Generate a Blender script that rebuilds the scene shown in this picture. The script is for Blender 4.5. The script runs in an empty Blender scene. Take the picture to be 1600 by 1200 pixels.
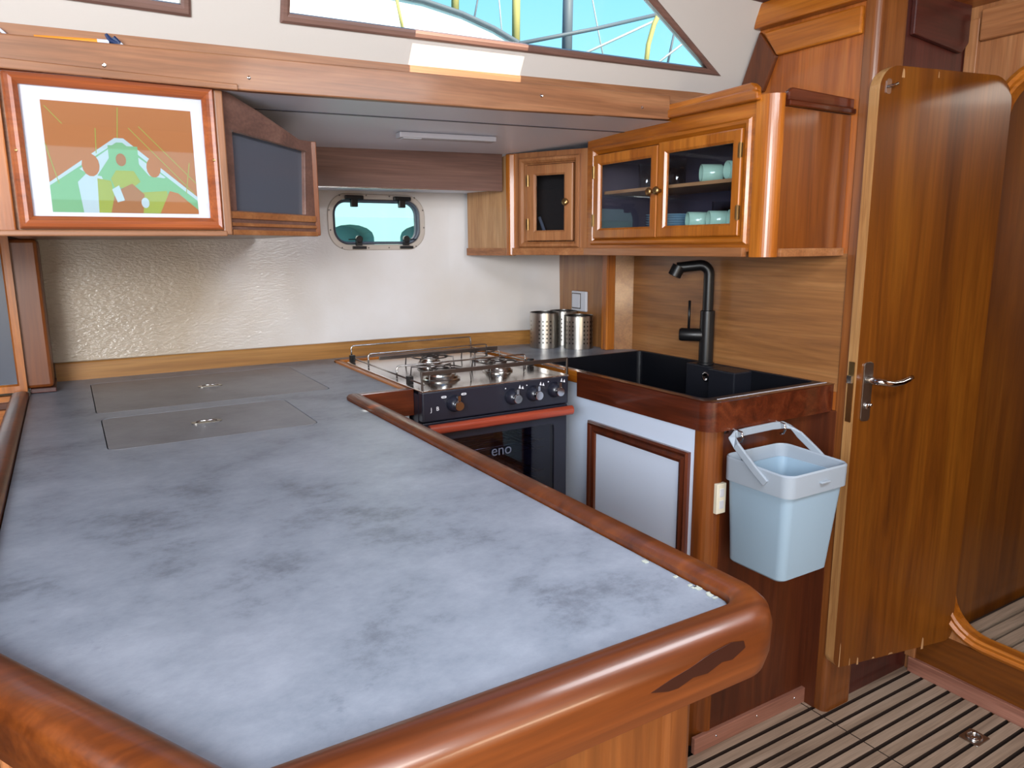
import bpy, bmesh, math, random
from mathutils import Vector, Matrix
random.seed(7)
PI = math.pi
scene = bpy.context.scene
col = scene.collection

# ------------------------------------------------------------------ camera
CAM = Vector((0, 0, 1.42))
F_PX, PITCH, ROLL, HEAD = 1146.37, 0.18629, -0.00700, 0.54127
cp, sp, cr, sr = math.cos(PITCH), math.sin(PITCH), math.cos(ROLL), math.sin(ROLL)
fw = Vector((0, cp, -sp)); r0 = Vector((1, 0, 0)); u0 = r0.cross(fw)
rv = cr*r0 + sr*u0; uv = -sr*r0 + cr*u0
MH = Matrix(((math.cos(HEAD), math.sin(HEAD), 0), (-math.sin(HEAD), math.cos(HEAD), 0), (0, 0, 1)))
rv, uv, fw = MH @ rv, MH @ uv, MH @ fw
cam = bpy.data.objects.new('camera', bpy.data.cameras.new('camera'))
col.objects.link(cam)
R = Matrix((rv, uv, -fw)).transposed().to_4x4(); R.translation = CAM
cam.matrix_world = R
cam.data.sensor_fit = 'HORIZONTAL'; cam.data.sensor_width = 36; cam.data.lens = F_PX/1600*36
cam.data.clip_start = 0.01; cam.data.clip_end = 200
scene.camera = cam

# ------------------------------------------------------------------ sky, sun, large lights, exposure
w = bpy.data.worlds.new('sky'); scene.world = w; w.use_nodes = True
nt = w.node_tree; nt.nodes.clear()
o_ = nt.nodes.new('ShaderNodeOutputWorld'); bg = nt.nodes.new('ShaderNodeBackground')
tc = nt.nodes.new('ShaderNodeTexCoord'); sx = nt.nodes.new('ShaderNodeSeparateXYZ'); cr_ = nt.nodes.new('ShaderNodeValToRGB')
nt.links.new(tc.outputs['Generated'], sx.inputs[0]); nt.links.new(sx.outputs['Z'], cr_.inputs[0])
e = cr_.color_ramp.elements
e[0].position = 0.0; e[0].color = (0.62, 0.93, 0.95, 1)
e[1].position = 0.75; e[1].color = (0.12, 0.42, 0.90, 1)
k = e.new(0.10); k.color = (0.50, 0.90, 1.0, 1)
k = e.new(0.32); k.color = (0.27, 0.68, 1.0, 1)
nt.links.new(cr_.outputs[0], bg.inputs[0]); nt.links.new(bg.outputs[0], o_.inputs[0])
bg.inputs[1].default_value = 1.0

sd = bpy.data.lights.new('sun', 'SUN'); sd.energy = 11; sd.angle = 0.006; sd.color = (1.0, 0.86, 0.66)
sun = bpy.data.objects.new('sun', sd); col.objects.link(sun)
SUN_D = Vector((-0.05, 0.80, -0.60)).normalized()
sun.rotation_euler = SUN_D.to_track_quat('-Z', 'Y').to_euler(); sun.location = (0, -5, 6)

def area(name, loc, target, sxx, syy, power, color):
    l = bpy.data.lights.new(name, 'AREA'); l.shape = 'RECTANGLE'; l.size = sxx; l.size_y = syy; l.energy = power; l.color = color
    o = bpy.data.objects.new(name, l); col.objects.link(o); o.location = loc
    o.rotation_euler = (Vector(target)-Vector(loc)).to_track_quat('-Z', 'Y').to_euler()
    return o
area('companionway_daylight', (-1.05, -0.5, 1.70), (1.0, 1.8, 1.3), 1.0, 0.9, 62, (0.84, 0.92, 1.0))
area('saloon_hatch_daylight', (1.05, 0.25, 2.09), (1.0, 1.1, 0.0), 0.8, 0.6, 27, (0.92, 0.95, 1.0))
area('side_window_daylight', (-0.95, -1.55, 1.80), (0.9, 2.0, 1.3), 1.2, 0.4, 44, (1.0, 0.93, 0.84))

area('added_warm_fill', (0.55, -1.46, 0.98), (0.4, 2.6, 1.15), 0.7, 0.22, 12, (1.0, 0.82, 0.6))  # unseen warm fill added for the hull wall glint and the deckhead
area('added_cabin_fill', (2.95, .3, 2.09), (2.7, 1.1, .6), .4, .4, 4, (1.0, .93, .82))  # fill light added to brighten the inner cabin, its ceiling is closed
scene.view_settings.view_transform = 'Standard'; scene.view_settings.look = 'None'
scene.view_settings.gamma = 1; scene.view_settings.use_curve_mapping = False
scene.view_settings.exposure = 0.48
scene.cycles.use_denoising = True
scene.cycles.max_bounces = 7; scene.cycles.transparent_max_bounces = 8
scene.cycles.sample_clamp_indirect = 6

# ------------------------------------------------------------------ materials
def lin(h):
    h = h.lstrip('#'); v = [int(h[i:i+2], 16)/255 for i in (0, 2, 4)]
    return tuple((c/12.92 if c <= .04045 else ((c+.055)/1.055)**2.4) for c in v) + (1,)
def mat_base(name):
    m = bpy.data.materials.new(name); m.use_nodes = True
    return m, m.node_tree.nodes, m.node_tree.links, m.node_tree.nodes['Principled BSDF']
def plain(name, h, rough=.5, metal=0, coat=0, bump=0, bscale=80, alpha=1, trans=0, ior=1.45, spec=.5):
    m, n, l, b = mat_base(name)
    b.inputs['Base Color'].default_value = lin(h); b.inputs['Roughness'].default_value = rough
    b.inputs['Metallic'].default_value = metal; b.inputs['Coat Weight'].default_value = coat
    b.inputs['Coat Roughness'].default_value = .1; b.inputs['Alpha'].default_value = alpha
    b.inputs['Transmission Weight'].default_value = trans; b.inputs['IOR'].default_value = ior
    b.inputs['Specular IOR Level'].default_value = spec
    t = n.new('ShaderNodeTexCoord'); ns = n.new('ShaderNodeTexNoise'); ns.inputs['Scale'].default_value = bscale
    l.new(t.outputs['Object'], ns.inputs['Vector'])
    mp = n.new('ShaderNodeMapRange'); mp.inputs['To Min'].default_value = max(0, rough-.05); mp.inputs['To Max'].default_value = min(1, rough+.05)
    l.new(ns.outputs[0], mp.inputs[0]); l.new(mp.outputs[0], b.inputs['Roughness'])
    if bump:
        bp = n.new('ShaderNodeBump'); bp.inputs['Strength'].default_value = bump; bp.inputs['Distance'].default_value = .004
        l.new(ns.outputs[0], bp.inputs['Height']); l.new(bp.outputs[0], b.inputs['Normal'])
    return m
_w = {}
def wood(kind, axis='Z'):
    if (kind, axis) in _w: return _w[(kind, axis)]
    dark, mid, light, rough, coat, sc = WOODS[kind]
    m, n, l, b = mat_base('wood_%s_%s' % (kind, axis))
    t = n.new('ShaderNodeTexCoord'); mp = n.new('ShaderNodeMapping'); l.new(t.outputs['Object'], mp.inputs['Vector'])
    along, across = 1.1*sc, 13*sc
    s = [across]*3; s['XYZ'.index(axis)] = along
    mp.inputs['Scale'].default_value = s
    mp.inputs['Location'].default_value = (hash(kind) % 7*0 + len(kind)*1.7, len(kind)*.9, 3.1)
    n1 = n.new('ShaderNodeTexNoise'); n1.inputs['Scale'].default_value = 1.0; n1.inputs['Detail'].default_value = 5; n1.inputs['Roughness'].default_value = .62; n1.inputs['Distortion'].default_value = 1.1
    l.new(mp.outputs[0], n1.inputs['Vector'])
    mp2 = n.new('ShaderNodeMapping'); l.new(t.outputs['Object'], mp2.inputs['Vector'])
    s2 = [170*sc]*3; s2['XYZ'.index(axis)] = 5*sc; mp2.inputs['Scale'].default_value = s2
    n2 = n.new('ShaderNodeTexNoise'); n2.inputs['Scale'].default_value = 1.0; n2.inputs['Detail'].default_value = 3
    l.new(mp2.outputs[0], n2.inputs['Vector'])
    cr = n.new('ShaderNodeValToRGB'); e = cr.color_ramp.elements
    e[0].position = .30; e[0].color = lin(dark); e[1].position = .72; e[1].color = lin(light)
    k = e.new(.5); k.color = lin(mid)
    l.new(n1.outputs[0], cr.inputs[0])
    mr = n.new('ShaderNodeMapRange'); mr.inputs['From Min'].default_value = .3; mr.inputs['From Max'].default_value = .7
    mr.inputs['To Min'].default_value = .80; mr.inputs['To Max'].default_value = 1.12
    l.new(n2.outputs[0], mr.inputs[0])
    mx = n.new('ShaderNodeMix'); mx.data_type = 'RGBA'; mx.blend_type = 'MULTIPLY'; mx.inputs[0].default_value = 1
    l.new(cr.outputs[0], mx.inputs[6]); l.new(mr.outputs[0], mx.inputs[7])
    l.new(mx.outputs[2], b.inputs['Base Color'])
    b.inputs['Roughness'].default_value = rough; b.inputs['Coat Weight'].default_value = coat; b.inputs['Coat Roughness'].default_value = .12
    bp = n.new('ShaderNodeBump'); bp.inputs['Strength'].default_value = .12; bp.inputs['Distance'].default_value = .001
    l.new(n2.outputs[0], bp.inputs['Height']); l.new(bp.outputs[0], b.inputs['Normal'])
    _w[(kind, axis)] = m
    return m
# dark, mid, light, roughness, varnish coat, grain scale
WOODS = {
 'beam':    ('#6e472c', '#86593b', '#9a6d4c', .45, .12, 1.0),
 'orange':  ('#7c3e0a', '#9c5713', '#b87024', .36, .30, 1.0),
 'pink':    ('#7c4a28', '#93603a', '#a8764e', .42, .22, 1.0),
 'side':    ('#56290a', '#6e380e', '#844b1a', .38, .22, .8),
 'fiddle':  ('#421c06', '#5a2a0a', '#6e3812', .38, .20, 1.0),
 'darkfid': ('#36160a', '#4e200f', '#642f18', .28, .50, 1.2),
 'door':    ('#4a2406', '#633408', '#76440f', .36, .24, .6),
 'splash':  ('#71482a', '#8b5d35', '#a07246', .40, .22, .9),
 'trim':    ('#7e5222', '#93652e', '#a5773e', .48, .12, 1.0),
 'red':     ('#74281a', '#903a26', '#a64c34', .32, .40, 1.6),
 'upper':   ('#824012', '#9a521c', '#af682c', .42, .25, .8),
 'column':  ('#5c3012', '#734019', '#865024', .40, .30, .8),
 'dim':     ('#543e38', '#664a42', '#76584e', .45, .12, 1.0),  # beam wood greyed: shade and haze on valance and locker put into colour
 'frame':   ('#783a1c', '#944e28', '#a96234', .38, .3, 1.0),
 'deep':    ('#38170a', '#4a200d', '#5d2d14', .40, .2, .8),
 'pale':    ('#946a46', '#a98058', '#b9926c', .50, .12, 1.3),
 'edge':    ('#94663a', '#ae804e', '#c29866', .50, .10, 1.6),
 'maroon':  ('#341410', '#451c16', '#562820', .42, .25, 1.0),
 'slat':    ('#7c6858', '#947f6d', '#a79281', .60, .05, 1.4),
 'skirt':   ('#764a3c', '#8a5c4c', '#9a6c5c', .50, .12, 1.0),
}
M_WHITEWALL = None
def hull_mat():
    m, n, l, b = mat_base('hull_gloss_paint')
    t = n.new('ShaderNodeTexCoord')
    n1 = n.new('ShaderNodeTexNoise'); n1.inputs['Scale'].default_value = 3; n1.inputs['Detail'].default_value = 4
    l.new(t.outputs['Object'], n1.inputs['Vector'])
    cr = n.new('ShaderNodeValToRGB'); e = cr.color_ramp.elements
    e[0].position = .3; e[0].color = lin('#c9c4c0'); e[1].position = .7; e[1].color = lin('#d4d3d5')
    l.new(n1.outputs[0], cr.inputs[0])
    # warm reflected glint and shade toward the aft end, painted into the base colour
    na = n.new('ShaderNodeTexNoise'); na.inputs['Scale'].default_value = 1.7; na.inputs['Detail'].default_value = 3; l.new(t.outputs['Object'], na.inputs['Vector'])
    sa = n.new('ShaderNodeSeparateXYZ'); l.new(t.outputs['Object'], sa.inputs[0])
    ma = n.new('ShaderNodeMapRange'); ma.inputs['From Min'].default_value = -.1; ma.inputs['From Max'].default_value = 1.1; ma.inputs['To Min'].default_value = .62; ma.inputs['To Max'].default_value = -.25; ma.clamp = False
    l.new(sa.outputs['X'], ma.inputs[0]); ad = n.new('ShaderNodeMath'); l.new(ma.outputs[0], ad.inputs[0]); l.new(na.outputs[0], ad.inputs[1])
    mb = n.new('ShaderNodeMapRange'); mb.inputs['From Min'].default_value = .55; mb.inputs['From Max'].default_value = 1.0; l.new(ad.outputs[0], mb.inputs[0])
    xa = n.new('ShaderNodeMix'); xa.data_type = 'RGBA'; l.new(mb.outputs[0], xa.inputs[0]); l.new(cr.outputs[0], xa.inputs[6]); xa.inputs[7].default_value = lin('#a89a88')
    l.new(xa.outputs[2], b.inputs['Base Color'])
    b.inputs['Roughness'].default_value = .22; b.inputs['Coat Weight'].default_value = .5; b.inputs['Coat Roughness'].default_value = .08
    # woven cloth texture under the paint, stronger toward the aft end
    n2 = n.new('ShaderNodeTexNoise'); n2.inputs['Scale'].default_value = 75; n2.inputs['Detail'].default_value = 3
    mp = n.new('ShaderNodeMapping'); mp.inputs['Scale'].default_value = (1, 1, 2.2)
    l.new(t.outputs['Object'], mp.inputs['Vector']); l.new(mp.outputs[0], n2.inputs['Vector'])
    n3 = n.new('ShaderNodeTexNoise'); n3.inputs['Scale'].default_value = 5; l.new(t.outputs['Object'], n3.inputs['Vector'])
    s = n.new('ShaderNodeSeparateXYZ'); l.new(t.outputs['Object'], s.inputs[0])
    mr = n.new('ShaderNodeMapRange'); mr.inputs['From Min'].default_value = .15; mr.inputs['From Max'].default_value = .95
    mr.inputs['To Min'].default_value = 1.0; mr.inputs['To Max'].default_value = .04
    l.new(s.outputs['X'], mr.inputs[0])
    b1 = n.new('ShaderNodeBump'); b1.inputs['Distance'].default_value = .004; l.new(mr.outputs[0], b1.inputs['Strength']); l.new(n2.outputs[0], b1.inputs['Height'])
    b2 = n.new('ShaderNodeBump'); b2.inputs['Distance'].default_value = .02; b2.inputs['Strength'].default_value = .25
    l.new(n3.outputs[0], b2.inputs['Height']); l.new(b1.outputs[0], b2.inputs['Normal']); l.new(b2.outputs[0], b.inputs['Normal'])
    l.new(b2.outputs[0], b.inputs['Coat Normal'])
    return m
def counter_mat(name='concrete_laminate', c=('#5a606b', '#78808d', '#8b929f')):
    m, n, l, b = mat_base(name)
    t = n.new('ShaderNodeTexCoord')
    n1 = n.new('ShaderNodeTexNoise'); n1.inputs['Scale'].default_value = 4.5; n1.inputs['Detail'].default_value = 12; n1.inputs['Roughness'].default_value = .76
    mp = n.new('ShaderNodeMapping'); mp.inputs['Scale'].default_value = (1, 1.25, 1); mp.inputs['Rotation'].default_value = (0, 0, -.5)
    l.new(t.outputs['Object'], mp.inputs['Vector']); l.new(mp.outputs[0], n1.inputs['Vector'])
    cr = n.new('ShaderNodeValToRGB'); e = cr.color_ramp.elements
    e[0].position = .34; e[0].color = lin(c[0]); e[1].position = .64; e[1].color = lin(c[2]); k = e.new(.46); k.color = lin(c[1])
    l.new(n1.outputs[0], cr.inputs[0])
    # sparse dark smudges
    n2 = n.new('ShaderNodeTexNoise'); n2.inputs['Scale'].default_value = 11; n2.inputs['Detail'].default_value = 9; n2.inputs['Roughness'].default_value = .75
    l.new(mp.outputs[0], n2.inputs['Vector'])
    c2 = n.new('ShaderNodeValToRGB'); f = c2.color_ramp.elements
    f[0].position = .27; f[0].color = (.62, .63, .66, 1); f[1].position = .39; f[1].color = (1, 1, 1, 1)
    l.new(n2.outputs[0], c2.inputs[0])
    mx = n.new('ShaderNodeMix'); mx.data_type = 'RGBA'; mx.blend_type = 'MULTIPLY'; mx.inputs[0].default_value = 1
    l.new(cr.outputs[0], mx.inputs[6]); l.new(c2.outputs[0], mx.inputs[7]); l.new(mx.outputs[2], b.inputs['Base Color'])
    b.inputs['Roughness'].default_value = .38
    b.inputs['Specular IOR Level'].default_value = .5
    return m
M = {
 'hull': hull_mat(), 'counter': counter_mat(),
 'lid': counter_mat('hatch_laminate', ('#5e6066', '#6f7178', '#7d7f86')),
 'cabin': plain('cabin_side_paint', '#b3ada8', .55, bump=.05),
 'deckhead': plain('deckhead_vinyl', '#dfe3f0', .38, bump=.04, bscale=30),
 'ceil': plain('overhead_lining', '#5a3a36', .6),
 'ceil2': plain('overhead_cream', '#cfc8bd', .6),
 'white': plain('white_panel_laminate', '#cfddf3', .30, coat=.2),
 'blackmetal': plain('black_enamel', '#1b1d29', .35, coat=.3, bscale=300),
 'blackgran': plain('black_granite_composite', '#13151d', .42, bump=.12, bscale=700),
 'blackmatt': plain('matt_black_tap', '#111113', .38),
 'steel': plain('stainless_steel', '#b9b7b4', .22, metal=1),
 'brush': plain('brushed_steel', '#b0aca6', .30, metal=1),
 'darksteel': plain('worn_steel_bar', '#6f6a68', .35, metal=1),
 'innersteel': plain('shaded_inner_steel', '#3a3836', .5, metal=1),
 'chrome': plain('chrome', '#cfcfd2', .10, metal=1),
 'brass': plain('aged_brass', '#a88a5c', .35, metal=1),
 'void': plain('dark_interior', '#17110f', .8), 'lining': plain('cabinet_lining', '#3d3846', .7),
 'gap': plain('dark_slat_groove', '#2c1c14', .8), 'burn': plain('dark_worn_varnish', '#2e140c', .3, coat=.3),
 'bin': plain('pale_blue_plastic', '#8fa7ba', .42),
 'bingrey': plain('grey_plastic', '#949fab', .40),
 'cream': plain('cream_plastic', '#d8d2bf', .4),
 'switch': plain('light_grey_plastic', '#c3c6cf', .35),
 'mug': plain('pale_green_glaze', '#a8cdb8', .2, coat=.5),
 'alu': plain('white_window_alloy', '#b9b0a8', .35, metal=.1),
 'rubber': plain('dark_rubber', '#4a4b58', .5),
 'tapeblk': plain('black_plastic', '#0e0f12', .4),
 'mat': plain('white_paper', '#c4c8d8', .6, spec=.1),
 'blue': plain('dark_blue_plastic', '#1e2f55', .35),
 'yellow': plain('yellow_pencil_paint', '#e08a18', .4),
 'caulk': plain('chipped_paint', '#a0a59c', .7),
 'settee': plain('cream_cushion', '#cdbfa6', .8),
 'boat': plain('white_gelcoat', '#eef1f2', .3),
 'rope': plain('cream_rope', '#98905a', .7),
 'mast': plain('mast_alloy', '#4f5864', .6), 'tubeg': plain('pale_tube', '#8f9498', .6),
 'lamp': plain('lamp_plastic', '#a9a7ae', .4),
 'panelmark': plain('white_print', '#cfd0d8', .5),
}
def glass(name, tint, rough=.02, mixf=.15):
    m = bpy.data.materials.new(name); m.use_nodes = True; n = m.node_tree.nodes; l = m.node_tree.links; n.clear()
    o = n.new('ShaderNodeOutputMaterial'); tr = n.new('ShaderNodeBsdfTransparent'); tr.inputs[0].default_value = tint
    gl = n.new('ShaderNodeBsdfGlossy'); gl.inputs['Roughness'].default_value = rough
    fr = n.new('ShaderNodeFresnel'); fr.inputs[0].default_value = 1.5
    ad = n.new('ShaderNodeMath'); ad.operation = 'ADD'; ad.inputs[1].default_value = mixf; l.new(fr.outputs[0], ad.inputs[0])
    ge = n.new('ShaderNodeNewGeometry'); iv = n.new('ShaderNodeMath'); iv.operation = 'SUBTRACT'; iv.inputs[0].default_value = 1; l.new(ge.outputs['Backfacing'], iv.inputs[1])
    mu = n.new('ShaderNodeMath'); mu.operation = 'MULTIPLY'; l.new(ad.outputs[0], mu.inputs[0]); l.new(iv.outputs[0], mu.inputs[1])
    mx = n.new('ShaderNodeMixShader'); l.new(mu.outputs[0], mx.inputs[0]); l.new(tr.outputs[0], mx.inputs[1]); l.new(gl.outputs[0], mx.inputs[2])
    l.new(mx.outputs[0], o.inputs[0])
    return m
M['glass'] = glass('window_glass', (.93, .98, .98, 1), mixf=0)
M['cabglass'] = glass('cabinet_glass', (.93, .95, .98, 1), mixf=.0)
M['ovenglass'] = glass('oven_glass', (.55, .58, .70, 1), mixf=.03)
M['picglass'] = glass('picture_glass', (1, 1, 1, 1), mixf=.05)
M['tumbler'] = glass('tumbler_glass', (.93, .95, .97, 1), mixf=.05)
M['smoke'] = plain('smoked_grey_glass', '#4a505c', .30, coat=.3, bscale=2)

# ------------------------------------------------------------------ object helpers
def link(name, data, parent=None):
    o = bpy.data.objects.new(name, data); col.objects.link(o)
    if parent is not None: o.parent = parent
    return o
def wloc(o):
    v = Vector((0, 0, 0))
    while o is not None: v += o.location; o = o.parent
    return v
def tag(o, label=None, cat=None, group=None, kind=None):
    if label: o['label'] = label
    if cat: o['category'] = cat
    if group: o['group'] = group
    if kind: o['kind'] = kind
    return o
def thing(name, loc, label, cat, group=None, kind=None):
    o = link(name, None); o.location = loc; o.empty_display_size = .05
    return tag(o, label, cat, group, kind)
def obj(name, bm, mat, parent=None, bevel=0, smooth=False, label=None, cat=None, group=None, kind=None, base=None):
    """one bmesh in world coordinates becomes one mesh object"""
    if parent is not None: off = wloc(parent)
    else: off = Vector(base) if base is not None else Vector((0, 0, 0))
    bmesh.ops.recalc_face_normals(bm, faces=bm.faces)
    for v in bm.verts: v.co -= off
    me = bpy.data.meshes.new(name); bm.to_mesh(me); bm.free()
    for m in (mat if isinstance(mat, (list, tuple)) else [mat]): me.materials.append(m)
    o = link(name, me, parent)
    if parent is None: o.location = off
    if smooth:
        for p in me.polygons: p.use_smooth = True
    if bevel:
        b = o.modifiers.new('edge', 'BEVEL'); b.width = bevel; b.segments = 2; b.limit_method = 'ANGLE'; b.angle_limit = .6
        b.harden_normals = False
    tag(o, label, cat, group, kind)
    return o
def struct(name, bm, mat, parent=None, **k):
    return obj(name, bm, mat, parent, kind=None if parent else 'structure', **k)
def B(): return bmesh.new()
def quad(bm, vs, mi=0):
    f = bm.faces.new(vs); f.material_index = mi; return f
def box(bm, x0, x1, y0, y1, z0, z1, mi=0):
    v = [bm.verts.new((x, y, z)) for z in (z0, z1) for y in (y0, y1) for x in (x0, x1)]
    for a in ((0, 1, 3, 2), (4, 6, 7, 5), (0, 4, 5, 1), (2, 3, 7, 6), (0, 2, 6, 4), (1, 5, 7, 3)): quad(bm, [v[i] for i in a], mi)
    return bm
def prism(bm, pts, vec, mi=0):
    vec = Vector(vec); a = [bm.verts.new(p) for p in pts]; b = [bm.verts.new(Vector(p)+vec) for p in pts]
    quad(bm, a[::-1], mi); quad(bm, b, mi); n = len(a)
    for i in range(n): quad(bm, [a[i], a[(i+1) % n], b[(i+1) % n], b[i]], mi)
    return bm
def obox(bm, p0, p1, wid, hei, up=(0, 0, 1), mi=0):
    p0, p1, up = Vector(p0), Vector(p1), Vector(up); d = (p1-p0).normalized(); s = d.cross(up).normalized()*wid/2; u = s.cross(d).normalized()*hei/2
    prism(bm, [p0+s+u, p0-s+u, p0-s-u, p0+s-u], p1-p0, mi); return bm
def tube(bm, pts, r, seg=8, closed=False, mi=0, cap=True):
    pts = [Vector(p) for p in pts]; n = len(pts); rings = []; prev = None
    for i, p in enumerate(pts):
        a = pts[(i-1) % n] if (closed or i > 0) else p; b = pts[(i+1) % n] if (closed or i < n-1) else p
        t = (b-a).normalized()
        if prev is None: s = t.orthogonal().normalized()
        else:
            s = prev-t*prev.dot(t); s = s.normalized() if s.length > 1e-6 else t.orthogonal().normalized()
        prev = s; q = t.cross(s); rr = r[i] if isinstance(r, (list, tuple)) else r
        rings.append([bm.verts.new(p+rr*(math.cos(2*PI*k/seg)*s+math.sin(2*PI*k/seg)*q)) for k in range(seg)])
    m = n if closed else n-1
    for i in range(m):
        A, C = rings[i], rings[(i+1) % n]
        for k in range(seg): quad(bm, [A[k], A[(k+1) % seg], C[(k+1) % seg], C[k]], mi)
    if cap and not closed: quad(bm, rings[0][::-1], mi); quad(bm, rings[-1], mi)
    return bm
def lathe(bm, prof, c=(0, 0, 0), seg=32, axis=(0, 0, 1), mi=0, cap=True):
    c = Vector(c); ax = Vector(axis).normalized(); s = ax.orthogonal().normalized(); q = ax.cross(s); rings = []
    for r, z in prof:
        rings.append([bm.verts.new(c+ax*z+r*(math.cos(2*PI*k/seg)*s+math.sin(2*PI*k/seg)*q)) for k in range(seg)])
    for A, C in zip(rings, rings[1:]):
        for k in range(seg): quad(bm, [A[k], A[(k+1) % seg], C[(k+1) % seg], C[k]], mi)
    if cap: quad(bm, rings[0][::-1], mi); quad(bm, rings[-1], mi)
    return bm
def rrect(x0, x1, y0, y1, r, n=6):
    rs = r if isinstance(r, (list, tuple)) else [r]*4; out = []
    for (cx, cy, a), rr in zip(((x1, y1, 0), (x0, y1, 90), (x0, y0, 180), (x1, y0, 270)), rs):
        sx = -1 if a in (0, 270) else 1; sy = -1 if a in (0, 90) else 1
        if rr <= 0: out.append((cx, cy)); continue
        for k in range(n+1):
            t = math.radians(a+90*k/n); out.append((cx+sx*rr+rr*math.cos(t), cy+sy*rr+rr*math.sin(t)))
    return out
def plate(bm, outer, holes, Mf, th, mi=0):
    """flat plate with holes; Mf(u,v,w)->point, thickness from w=0 to w=-th"""
    loops = [outer]+list(holes); tops = []
    vv = []; ed = []
    for lp in loops:
        vs = [bm.verts.new(Mf(u, v, 0)) for u, v in lp]; vv.append(vs)
        ed += [bm.edges.new((vs[i], vs[(i+1) % len(vs)])) for i in range(len(vs))]
    g = bmesh.ops.triangle_fill(bm, edges=ed, use_beauty=True)
    fs = [f for f in g['geom'] if isinstance(f, bmesh.types.BMFace)]
    low = {}
    for vs, lp in zip(vv, loops):
        for a, (u, v) in zip(vs, lp): low[a] = bm.verts.new(Mf(u, v, -th))
    for f in fs:
        f.material_index = mi; quad(bm, [low[v] for v in reversed(f.verts)], mi)
    for vs in vv:
        for i in range(len(vs)): a, b = vs[i], vs[(i+1) % len(vs)]; quad(bm, [a, b, low[b], low[a]], mi)
    return bm
def sweep(bm, path, prof, Mf, closed=True, mi=0):
    """profile (n,w) carried along a path in the (u,v) plane with mitred corners; n is to the LEFT of travel"""
    n = len(path); rings = []
    for i, p in enumerate(path):
        p = Vector(p); a = Vector(path[(i-1) % n]); b = Vector(path[(i+1) % n])
        d1 = (p-a).normalized() if (closed or i > 0) else None; d2 = (b-p).normalized() if (closed or i < n-1) else None
        if d1 is None: d1 = d2
        if d2 is None: d2 = d1
        n1 = Vector((-d1.y, d1.x)); n2 = Vector((-d2.y, d2.x)); m = (n1+n2); m = m/max(m.length, 1e-6); k = 1/max(.3, m.dot(n1))
        rings.append([bm.verts.new(Mf(p.x+m.x*k*q, p.y+m.y*k*q, w)) for q, w in prof])
    L = len(prof)
    for i in range(n if closed else n-1):
        A, C = rings[i], rings[(i+1) % n]
        for k in range(L): quad(bm, [A[k], A[(k+1) % L], C[(k+1) % L], C[k]], mi)
    if not closed: quad(bm, rings[0][::-1], mi); quad(bm, rings[-1], mi)
    return bm
def FR(o, U, V, W):
    o, U, V, W = Vector(o), Vector(U), Vector(V), Vector(W)
    return lambda u, v, w=0: o+U*u+V*v+W*w
XY = lambda z0=0: (lambda u, v, w=0: Vector((u, v, z0+w)))
def roundprof(w, h, r, n=4):
    """rounded-top rectangular moulding: width w (n 0..w), height h"""
    pts = [(0, 0), (w, 0)]
    for k in range(n+1): t = PI/2*k/n; pts.append((w-r+r*math.cos(t), h-r+r*math.sin(t)))
    for k in range(n+1): t = PI/2+PI/2*k/n; pts.append((r+r*math.cos(t), h-r+r*math.sin(t)))
    return pts
def text_mesh(bm, s, size, Mf, th=.0004, mi=0):
    cu = bpy.data.curves.new('t', 'FONT'); cu.body = s; cu.size = size; cu.extrude = 0; cu.align_x = 'CENTER'; cu.align_y = 'CENTER'
    o = bpy.data.objects.new('t', cu); me = bpy.data.meshes.new_from_object(o)
    for p in me.polygons:
        vs = [me.vertices[i].co for i in p.vertices]
        try: f = bm.faces.new([bm.verts.new(Mf(v.x, v.y, th)) for v in vs]); f.material_index = mi
        except Exception: pass
    bpy.data.objects.remove(o); bpy.data.curves.remove(cu); bpy.data.meshes.remove(me)
def copy_tree(o, parent=None):
    c = o.copy(); col.objects.link(c); c.parent = parent
    for ch in [x for x in list(o.children)]: copy_tree(ch, c)
    return c
def screw(bm, p, nrm, r=.004):
    lathe(bm, [(0.0005, .0012), (r*.35, .0010), (r*.8, .0014), (r, .0002), (r, -.001)], p, 12, nrm)

ZC = 1.02     # worktop height
# ================================================================== SETTING
# ---- floor of teak slats
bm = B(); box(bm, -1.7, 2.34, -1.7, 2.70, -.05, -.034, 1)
y = 1.322; i = 0
while y > -1.65:
    for xa, xb in ((-1.65, .62), (.624, 1.843), (1.847, 2.315)):
        box(bm, xa, xb, y-.0320, y, -.033, 0)
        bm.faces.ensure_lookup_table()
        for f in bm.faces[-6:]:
            if abs(f.calc_center_median().z) > .001: f.material_index = 1  # slat sides and undersides darker than the tops
    y -= .0437; i += 1
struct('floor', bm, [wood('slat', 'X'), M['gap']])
# inner cabin floor, one step up behind the doorway
bm = B(); box(bm, 2.34, 3.45, -.62, 1.19, .11, .155, 1)
y = 1.145
while y > -.5:
    box(bm, 2.375, 3.40, y-.036, y, .15, .172); y -= .049
struct('floor.001', bm, [wood('slat', 'X'), M['gap']])
bm = B(); box(bm, 2.36, 3.6, 1.168, 1.19, .1, 2.2); struct('wall_cabin_side', bm, wood('door', 'Z'))
bm = B(); box(bm, 3.4, 3.43, -.62, 1.19, .1, 2.2); struct('wall_cabin_end', bm, wood('side', 'Z'))
bm = B(); box(bm, 2.34, 3.45, -.62, 1.19, 2.12, 2.14); struct('ceiling_cabin', bm, M['ceil'])
bm = B(); box(bm, 2.36, 3.45, -.62, -.6, .1, 2.2); struct('wall_cabin_inner', bm, wood('side', 'Z'))

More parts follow.
